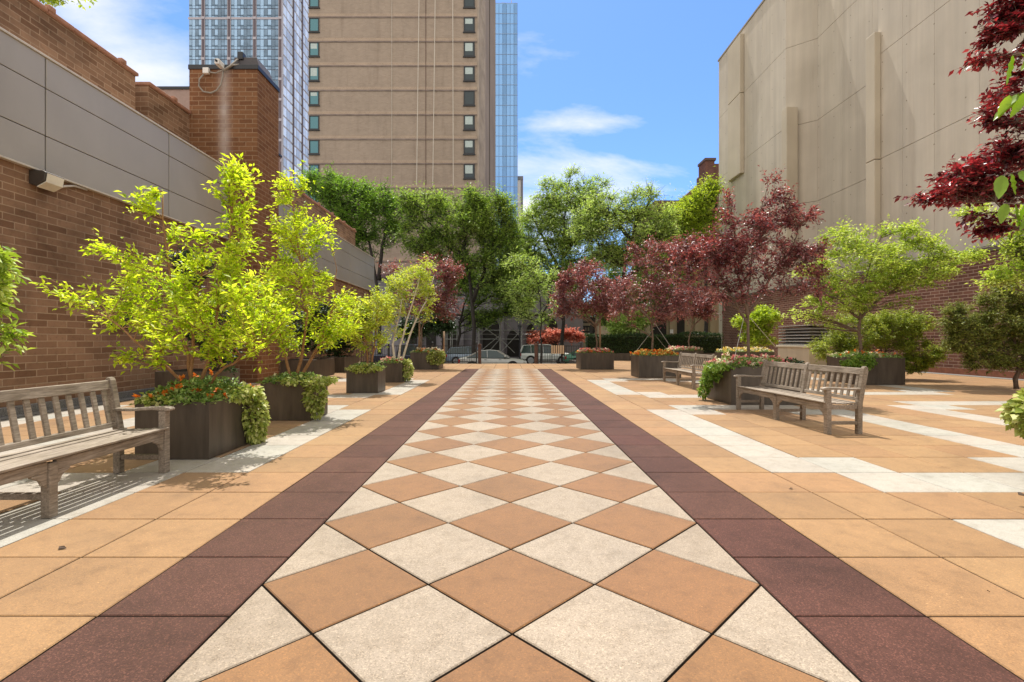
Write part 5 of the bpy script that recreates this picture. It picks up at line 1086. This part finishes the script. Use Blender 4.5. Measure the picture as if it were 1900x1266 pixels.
cascade('pale yellow trailing plant on the left rim of the planter near the louvred vent', [((x0-0.05, y0-0.02, 0.52), (0.14, 0.15, 0.30), 260)], M['ivy'], 99, 0.085)
x0, x1, y0, y1, h = LP['R7']
cascade('ball of variegated ivy at the right edge of the picture', [((4.84, 4.42, 0.60), (0.20, 0.22, 0.17), 800), ((4.98, 4.45, 0.72), (0.22, 0.25, 0.10), 420), ((4.84, 4.38, 0.46), (0.11, 0.12, 0.12), 140)], M['ivy'], 100, 0.070)

# stakes and guy wires
def stake(px, Yv, ptop, label):
    x = XX(px, Yv); mb = MB(); mb.tube([(x, Yv, 0.65), (x+0.01, Yv, ZZ(ptop, Yv))], 0.045, 8); o = mb.build('tree_stake', M['stake'], smooth=True); tag(o, label, 'stake', 'wooden stakes beside the plums')
stake(1113, 22.3, 585, 'round wooden stake beside the street-side plum at right'); stake(778, 22.35, 590, 'round wooden stake left of the far left plum trunk'); stake(823.5, 24.0, 615, 'thin wooden stake at the right end of the far left planter')
def wires(pts, label):
    mb = MB()
    for a, b in pts: mb.tube([a, b], 0.006, 4)
    o = mb.build('guy_wire', plain('wire', (0.5, 0.48, 0.44), 0.5), None); tag(o, label, 'wire')
wires([(P(1215, 600, 17.3), P(1252, 655, 16.9)), (P(1218, 625, 17.3), P(1240, 652, 17.6)), (P(1213, 610, 17.3), P(1178, 655, 17.5))], 'thin guy wires bracing the plum above the orange flowers')
wires([(P(1380, 590, 10.3), P(1362, 668, 9.9)), (P(1392, 590, 10.3), P(1440, 645, 11.0))], 'thin guy wires bracing the largest plum tree')

# ------------------------------------------------------------------ louvred vent
hv = thing('louvred_vent', 'square louvred metal air vent on a concrete base against the right brick wall', 'vent', (12.7, 20, 0))
vx0, vx1, vy0, vy1 = 11.75, 13.9, 19.0, 21.2
concm = streaky('pale_concrete', (0.50, 0.46, 0.37), 0.8, 0.12, 0.8, 2.5, 0.1)
MB().box(vx0, vx1, vy0, vy1, 0.002, 1.0).build('base', concm, hv, 0.01)
MB().box(vx0-0.05, vx1+0.05, vy0-0.05, vy1+0.05, 1.001, 1.08).build('base_cap', concm, hv, 0.01)
MB().box(vx0+0.22, vx1-0.22, vy0+0.22, vy1-0.22, 1.081, 1.80).build('inner_core', M['dark_gap'], hv)
lm = plain('grey_louvre_metal', (0.36, 0.34, 0.31), 0.45, 0.3)
for i in range(6):
    z = 1.12 + i*0.125; m_ = MB()
    o_ = [(vx0+0.02, vy0+0.02), (vx1-0.02, vy0+0.02), (vx1-0.02, vy1-0.02), (vx0+0.02, vy1-0.02)]; i_ = [(vx0+0.16, vy0+0.16), (vx1-0.16, vy0+0.16), (vx1-0.16, vy1-0.16), (vx0+0.16, vy1-0.16)]
    for k in range(4):
        q2 = (k+1) % 4; m_.quad((*o_[k], z), (*o_[q2], z), (*i_[q2], z+0.07), (*i_[k], z+0.07)); m_.quad((*o_[k], z-0.022), (*o_[q2], z-0.022), (*o_[q2], z), (*o_[k], z)); m_.quad((*i_[k], z+0.048), (*i_[q2], z+0.048), (*o_[q2], z-0.022), (*o_[k], z-0.022))
    m_.build('louvre', lm, hv)
MB().box(vx0-0.0, vx1+0.0, vy0-0.0, vy1+0.0, 1.865, 1.90).build('top_cap', lm, hv, 0.008)

# ------------------------------------------------------------------ street furniture: fence, lamp, scaffold
FY = 27.15
fe = {}
def fence(pxa, pxb, label, Yf=FY, top=1.0, rails=True):
    xa, xb = XX(pxa, Yf), XX(pxb, Yf); t = thing('iron_fence', label, 'fence', ((xa+xb)/2, Yf, 0), 'black iron fences at the end of the plaza')
    m_ = MB(); n_ = int((xb-xa)/0.13)
    for i in range(n_+1):
        x = xa+(xb-xa)*i/n_; m_.box(x-0.010, x+0.010, Yf-0.010, Yf+0.010, 0.05, top-0.03)
    m_.build('pickets', M['black_metal'], t)
    m_ = MB(); m_.box(xa, xb, Yf-0.022, Yf+0.022, top-0.04, top); m_.box(xa, xb, Yf-0.02, Yf+0.02, 0.08, 0.12); m_.build('rail', M['black_metal'], t)
    np_ = max(1, int(round((xb-xa)/2.2)))
    for i in range(np_+1):
        x = xa+(xb-xa)*i/np_; m_ = MB(); m_.box(x-0.035, x+0.035, Yf-0.035, Yf+0.035, 0.0, top+0.12); m_.lathe([(0.01, top+0.12), (0.05, top+0.15), (0.05, top+0.18), (0.01, top+0.22)], (x, Yf, 0), 8); m_.build('post', M['black_metal'], t)
    return t
fence(640, 884, 'long black iron fence at the plaza end, left of the opening'); fence(998, 1078, 'short black iron fence at the plaza end, right of the opening')
gpst = barkmat('rusty_brown_paint', (0.06, 0.035, 0.028), (0.15, 0.08, 0.06), 6)
for px, lab in ((890, 'stout rusty brown post on the left of the plaza opening'), (994.5, 'stout rusty brown post on the right of the plaza opening')):
    x = XX(px, FY); m_ = MB(); m_.box(x-0.085, x+0.085, FY-0.085, FY+0.085, -0.01, 1.02); m_.box(x-0.11, x+0.11, FY-0.11, FY+0.11, 1.02, 1.06); m_.prism([(x-0.08, 1.06), (x+0.08, 1.06), (x, 1.14)], 'y', FY-0.08, FY+0.08); o = m_.build('gate_post', gpst, None, 0.006); tag(o, lab, 'post', 'brown posts at the plaza opening')
sp = thing('slatted_screen', 'small beige striped slatted panel fixed to the short iron fence', 'screen', (XX(1035, 27), 27.0, 0.5))
m_ = MB(); 
xa, xb = XX(1023, 27.0), XX(1048, 27.0); ns = 12
for i in range(ns):
    if i % 2 == 0: m_.box(xa+(xb-xa)*i/ns, xa+(xb-xa)*(i+1.15)/ns, 27.0, 27.03, ZZ(657, 27), ZZ(641, 27))
m_.build('slats', plain('beige_slats', (0.58, 0.46, 0.32), 0.7), sp)
MB().box(xa, xb, 27.031, 27.05, ZZ(656, 27), ZZ(642, 27)).build('backing', plain('brown_backing', (0.16, 0.11, 0.08), 0.8), sp)
mb = MB(); mb.box(xa-0.02, xa, 27.0, 27.05, 0.0, ZZ(641, 27)); mb.box(xb, xb+0.02, 27.0, 27.05, 0.0, ZZ(641, 27)); mb.build('leg', M['black_metal'], sp)
LYm = 40.5; lx = XX(964.5, LYm); 
lamp = thing('street_lamp', 'black cast-iron lantern street lamp behind the silver sedan', 'street lamp', (lx, LYm, -0.7))
zl = ZZ(613, LYm)
m_ = MB(); m_.lathe([(0.16, -0.70), (0.16, -0.5), (0.10, -0.4), (0.075, -0.2), (0.06, 0.3), (0.05, zl-0.15), (0.09, zl-0.1), (0.06, zl)], (lx, LYm, 0), 12); m_.build('pole', M['black_metal'], lamp, smooth=True)
m_ = MB(); m_.lathe([(0.08, zl+0.01), (0.17, zl+0.32)], (lx, LYm, 0), 8); m_.build('lantern_glass', plain('smoky_glass', (0.10, 0.11, 0.12), 0.15), lamp)
m_ = MB(); m_.lathe([(0.22, zl+0.325), (0.16, zl+0.40), (0.06, zl+0.46), (0.02, zl+0.55)], (lx, LYm, 0), 12); m_.build('lantern_cap', M['black_metal'], lamp, smooth=True)
# scaffold
GY = 48.5; steel = plain('galvanised_pipe', (0.42, 0.42, 0.40), 0.45, 0.4)
sf = thing('scaffold', 'galvanised pipe sidewalk scaffold with crossed braces in front of the stone church', 'scaffold', (XX(900, GY), GY, -0.7))
cols_ = [830, 842, 928, 1010]
for dyy in (0, 1.5):
    for px in [826, 836, 848, 888, 928, 968, 1008]:
        x = XX(px, GY); MB().tube([(x, GY+dyy, -0.7), (x, GY+dyy, ZZ(585, GY))], 0.055 if px == 928 else 0.04, 8).build('post', steel, sf)
m_ = MB()
for py in (588, 613, 629.5): m_.tube([(XX(826, GY), GY-0.06, ZZ(py, GY)), (XX(1008, GY), GY-0.06, ZZ(py, GY))], 0.035, 6)
m_.tube([(XX(826, GY), GY+1.44, ZZ(620, GY)), (XX(1008, GY), GY+1.44, ZZ(620, GY))], 0.03, 6)
m_.build('ledger', steel, sf)
m_ = MB()
for a, b in ((888, 928), (928, 968)):
    m_.tube([(XX(a, GY), GY-0.12, ZZ(655, GY)), (XX(b, GY), GY-0.12, ZZ(612 if a > 900 else 622, GY))], 0.03, 6)
m_.tube([P(905, 655, GY-0.1), P(928, 629, GY-0.1)], 0.035, 6); m_.tube([P(928, 629, GY-0.1), P(955, 655, GY-0.1)], 0.035, 6); m_.tube([P(884, 626, GY-0.1), P(926, 592, GY-0.1)], 0.035, 6); m_.tube([P(895, 605, GY-0.13), P(928, 629, GY-0.13)], 0.035, 6); m_.tube([P(930, 592, GY-0.1), P(968, 626, GY-0.1)], 0.03, 6)
m_.build('brace', steel, sf)
MB().box(XX(822, GY), XX(1012, GY), GY-0.3, GY+2.0, ZZ(585, GY)+0.01, ZZ(585, GY)+0.12).build('deck', plain('dark_plank_deck', (0.10, 0.08, 0.065), 0.9), sf)

# ------------------------------------------------------------------ cars
rubber = plain('tyre_rubber', (0.02, 0.02, 0.02), 0.85); alloy = plain('alloy_rim', (0.45, 0.45, 0.45), 0.3, 0.7); cglass = newmat('car_glass'); cglass[2].inputs['Base Color'].default_value = (0.05, 0.075, 0.075, 1); cglass[2].inputs['Roughness'].default_value = 0.05; cglass = cglass[0]
def paint(name, c):
    m, t, b, o = newmat(name); b.inputs['Base Color'].default_value = c + (1,); b.inputs['Roughness'].default_value = 0.32; b.inputs['Metallic'].default_value = 0.25; b.inputs['Coat Weight'].default_value = 0.6; return m
redl = plain('red_lens', (0.45, 0.02, 0.02), 0.2); whl = plain('headlamp_lens', (0.75, 0.75, 0.72), 0.15)
def car(kind, label, x, y, zg, col, name='parked_car'):
    t = thing(name, label, 'car', (0, 0, 0), 'cars parked along the street')
    L = {'sedan': 4.7, 'suv': 4.7, 'wagon': 4.6, 'truck': 5.4}[kind]; Wd = 0.9
    # station: x, z bottom, z shoulder(top of lower body), half width
    if kind == 'sedan': st = [(-2.35, .45, .72, .70), (-2.3, .32, .90, .82), (-1.9, .24, .98, .88), (-1.2, .22, .96, .9), (0, .22, .93, .9), (0.9, .22, .92, .9), (1.6, .24, .86, .88), (2.1, .28, .76, .82), (2.3, .35, .66, .72), (2.36, .42, .58, .62)]; cab = [(-1.75, .97, .66), (-0.95, 1.38, .60), (-0.2, 1.45, .60), (0.35, 1.40, .60), (1.15, .93, .68)]
    elif kind == 'wagon': st = [(-2.3, .45, .85, .74), (-2.25, .32, 1.0, .84), (-1.8, .26, 1.04, .88), (0, .24, 1.0, .9), (1.0, .24, .98, .9), (1.7, .26, .92, .87), (2.15, .3, .82, .8), (2.3, .4, .68, .68)]; cab = [(-2.2, 1.02, .72), (-1.85, 1.48, .62), (-0.4, 1.56, .62), (0.3, 1.50, .62), (1.15, .99, .70)]
    elif kind == 'truck': st = [(-2.7, .5, 1.05, .84), (-2.65, .42, 1.12, .9), (-0.6, .42, 1.12, .92), (0.9, .42, 1.10, .92), (1.6, .42, 1.06, .9), (2.4, .45, 1.0, .86), (2.65, .5, .85, .8)]; cab = [(-0.75, 1.12, .76), (-0.6, 1.78, .68), (0.3, 1.82, .68), (0.6, 1.76, .68), (1.25, 1.10, .76)]
    else: st = [(-2.35, .5, 1.0, .80), (-2.3, .42, 1.08, .88), (-1.8, .38, 1.10, .92), (0, .38, 1.08, .92), (1.0, .38, 1.06, .92), (1.7, .4, 1.02, .9), (2.2, .42, .94, .86), (2.35, .5, .78, .78)]; cab = [(-2.25, 1.08, .78), (-2.02, 1.68, .70), (-0.4, 1.78, .70), (0.35, 1.72, .70), (1.15, 1.06, .76)]
    m_ = MB(); secs = []
    for sx_, zb, zs, hw in st:
        h = zs-zb; sec = [(hw*.90, zb), (hw, zb+.18*h), (hw*1.0, zb+.62*h), (hw*.96, zb+.86*h), (hw*.86, zs), (0, zs+0.02), (-hw*.86, zs), (-hw*.96, zb+.86*h), (-hw, zb+.62*h), (-hw, zb+.18*h), (-hw*.90, zb)]
        secs.append([(sx_, yy, zz) for yy, zz in sec])
    k = len(secs[0]); n = len(m_.v)
    for s_ in secs: m_.v += s_
    for i in range(len(secs)-1):
        for j in range(k): q = (j+1) % k; m_.f.append((n+i*k+j, n+i*k+q, n+(i+1)*k+q, n+(i+1)*k+j)); m_.m.append(0)
    m_.f.append(tuple(n+j for j in reversed(range(k)))); m_.m.append(0); m_.f.append(tuple(n+(len(secs)-1)*k+j for j in range(k))); m_.m.append(0)
    pm = paint(label.split()[0]+'_'+kind+'_paint', col); m_.build('body', pm, t, smooth=False, bevel=0.02)
    # glass cabin
    zb_ = cab[0][1]-0.02; m_ = MB(); base = [(cab[0][0], cab[0][2]), (cab[-1][0], cab[-1][2])]
    prof = [(a, b) for a, b, _ in cab]; hwb = 0.84*Wd/0.9 if kind != 'suv' else 0.86
    def ring(side):
        out = []
        for a, b, hw in cab:
            f_ = (b-zb_)/(max(c_[1] for c_ in cab)-zb_); out.append((a, side*(hwb*(1-f_)+hw*f_), b))
        return out
    Lr, Rr = ring(-1), ring(1); Lr = [(cab[0][0]-0.02, -hwb, zb_-0.05)] + Lr + [(cab[-1][0]+0.02, -hwb, zb_-0.05)]; Rr = [(cab[0][0]-0.02, hwb, zb_-0.05)] + Rr + [(cab[-1][0]+0.02, hwb, zb_-0.05)]
    m_.poly(Lr[::-1]); m_.poly(Rr)
    for i in range(len(Lr)-1): m_.quad(Lr[i], Lr[i+1], Rr[i+1], Rr[i])
    m_.build('windows', cglass, t)
    m_ = MB()
    for i in range(2, 4):
        a, b = Lr[i], Lr[i+1]; c_, d_ = Rr[i], Rr[i+1]; e_ = 0.025
        m_.v += [(a[0], a[1]-.01, a[2]-.06), (b[0], b[1]-.01, b[2]-.06), (b[0], b[1]*.94, b[2]+e_), (a[0], a[1]*.94, a[2]+e_), (a[0], c_[1]+.01, c_[2]-.06), (b[0], d_[1]+.01, d_[2]-.06), (b[0], d_[1]*.94, d_[2]+e_), (a[0], c_[1]*.94, c_[2]+e_)]
        n = len(m_.v)-8
        for f in ((0, 1, 2, 3), (7, 6, 5, 4), (3, 2, 6, 7), (0, 3, 7, 4), (1, 5, 6, 2), (0, 4, 5, 1)): m_.f.append(tuple(n+q for q in f)); m_.m.append(0)
    m_.build('roof', pm, t)
    m_ = MB()
    for R_ in (Lr, Rr):
        s_ = 1 if R_ is Rr else -1
        for i in (1, 4):
            a, b = Vector(R_[i]), Vector(R_[i+1]); m_.beam(a+Vector((0, s_*.012, 0)), b+Vector((0, s_*.012, 0)), 0.03, 0.08)
        for fx in ((-0.35,) if kind != 'suv' else (-1.35, -0.3)):
            top = max(c_[1] for c_ in cab)-0.06; m_.beam((fx, s_*(hwb+.006), zb_-.02), (fx-.03, s_*(cab[2][2]+.02), top), 0.03, 0.10)
    m_.build('pillars', pm, t)
    wr_ = 0.33 if kind in ('sedan', 'wagon') else 0.38; wx = (-1.38, 1.38) if kind != 'truck' else (-1.7, 1.75)
    for s_ in (-1, 1):
        for xx in wx:
            ar = MB(); ar.lathe([(wr_+.07, s_*0.80), (wr_+.07, s_*0.925)], (xx, 0, wr_), 20, 'y'); ar.build('wheel_arch', M['dark_gap'], t)
            tm = MB(); tm.lathe([(wr_-.03, s_*0.74), (wr_, s_*0.77), (wr_, s_*0.93), (wr_-.04, s_*0.945), (wr_-.10, s_*0.94)], (xx, 0, wr_), 20, 'y'); wo_ = tm.build('wheel', rubber, t)
            rm = MB(); rm.lathe([(wr_-.11, s_*0.942), (wr_-.13, s_*0.952), (0.05, s_*0.950)], (xx, 0, wr_), 20, 'y'); rm.build('rim', alloy, wo_)
    for s_ in (-1, 1):
        fx, hw = st[-2][0], st[-2][3]; zz_ = (st[-2][1]+st[-2][2])/2+.10
        MB().box(fx-.14, fx+.045, s_*hw*.62, s_*(hw+.01), zz_-.05, zz_+.08).build('headlight', whl, t, 0.02)
        rx, hw = st[1][0], st[1][3]; zz_ = st[1][2]-.22; MB().box(rx-.04, rx+.10, s_*hw*.72, s_*(hw+.015), zz_-.10, zz_+.14).build('tail_light', redl, t, 0.02)
        MB().box(0.80, 0.95, s_*.90, s_*1.06, zb_+.02, zb_+.15).build('mirror', pm, t, 0.03)
    m_ = MB()
    for s_ in (-1, 1):
        for dx in (-.55, .45): m_.box(dx, dx+.16, s_*.905, s_*.925, zb_-.16, zb_-.13)
    m_.build('door_handle', M['black_metal'], t)
    t.location = (x, y, zg); return t
car('sedan', 'silver sedan crossing the plaza opening, nearest vehicle', XX(914, 33.6), 33.6+.5, -.83, (0.50, 0.50, 0.46))
car('wagon', 'blue-grey wagon behind the left iron fence', XX(877, 43), 43, -.83, (0.30, 0.38, 0.48))
car('suv', 'white boxy utility vehicle right of the plaza opening', XX(1013, 43), 43, -.83, (0.72, 0.74, 0.70))
car('truck', 'dark blue pickup at the far left behind the fence', XX(760, 35.5), 35.5, -.83, (0.02, 0.03, 0.06))
car('sedan', 'green car glimpsed beyond the striped screen', XX(1098, 40.5), 40.5, -.83, (0.05, 0.22, 0.13))

# ------------------------------------------------------------------ fallen leaves on the slabs, plus a dark patch for the plum's shadow
g = np.random.default_rng(77)
fx = [(115, 1018, .05), (1834, 1100, .018), (1468, 908, .03), (1665, 748, .04), (600, 967, .016), (1895, 918, .10)]  # last spot is a cast shadow of the plum crown, coloured in
mb = MB()
for i, (px, py, s_) in enumerate(fx):
    x, y = G(px, py); o = MB(); a = g.uniform(0, 3); dx, dy = math.cos(a)*s_, math.sin(a)*s_*0.5
    o.poly([(x-dx, y-dy*.3, 0.004), (x, y-dy*.5-.3*s_, 0.010), (x+dx, y+dy, 0.006), (x, y+.3*s_, 0.012)])
    ob = o.build('leaf_and_shadow_patch', plain('dry_leaf_and_shadow', (0.06, 0.035, 0.02), 0.9) if i == 0 else bpy.data.materials['dry_leaf_and_shadow'])
    tag(ob, ['curled dry leaf on a tan slab near the lower left writing area', 'tiny dry leaf on a tan slab at lower right', 'thin dark twig-like leaf beside the brown strip at right', 'dark crumpled leaf beyond the near right bench', 'speck of dry leaf on an amber diamond', 'larger dark leaf on the slabs at the right edge'][i], 'leaf', 'dry leaves fallen on the slabs')
for o in COL.objects:
    if o.name.startswith('leaf_and_shadow_patch') and 'writing area' in str(o.get('label', '')): o['label'] = 'curled dry leaf on a tan slab in front of the big left bench'
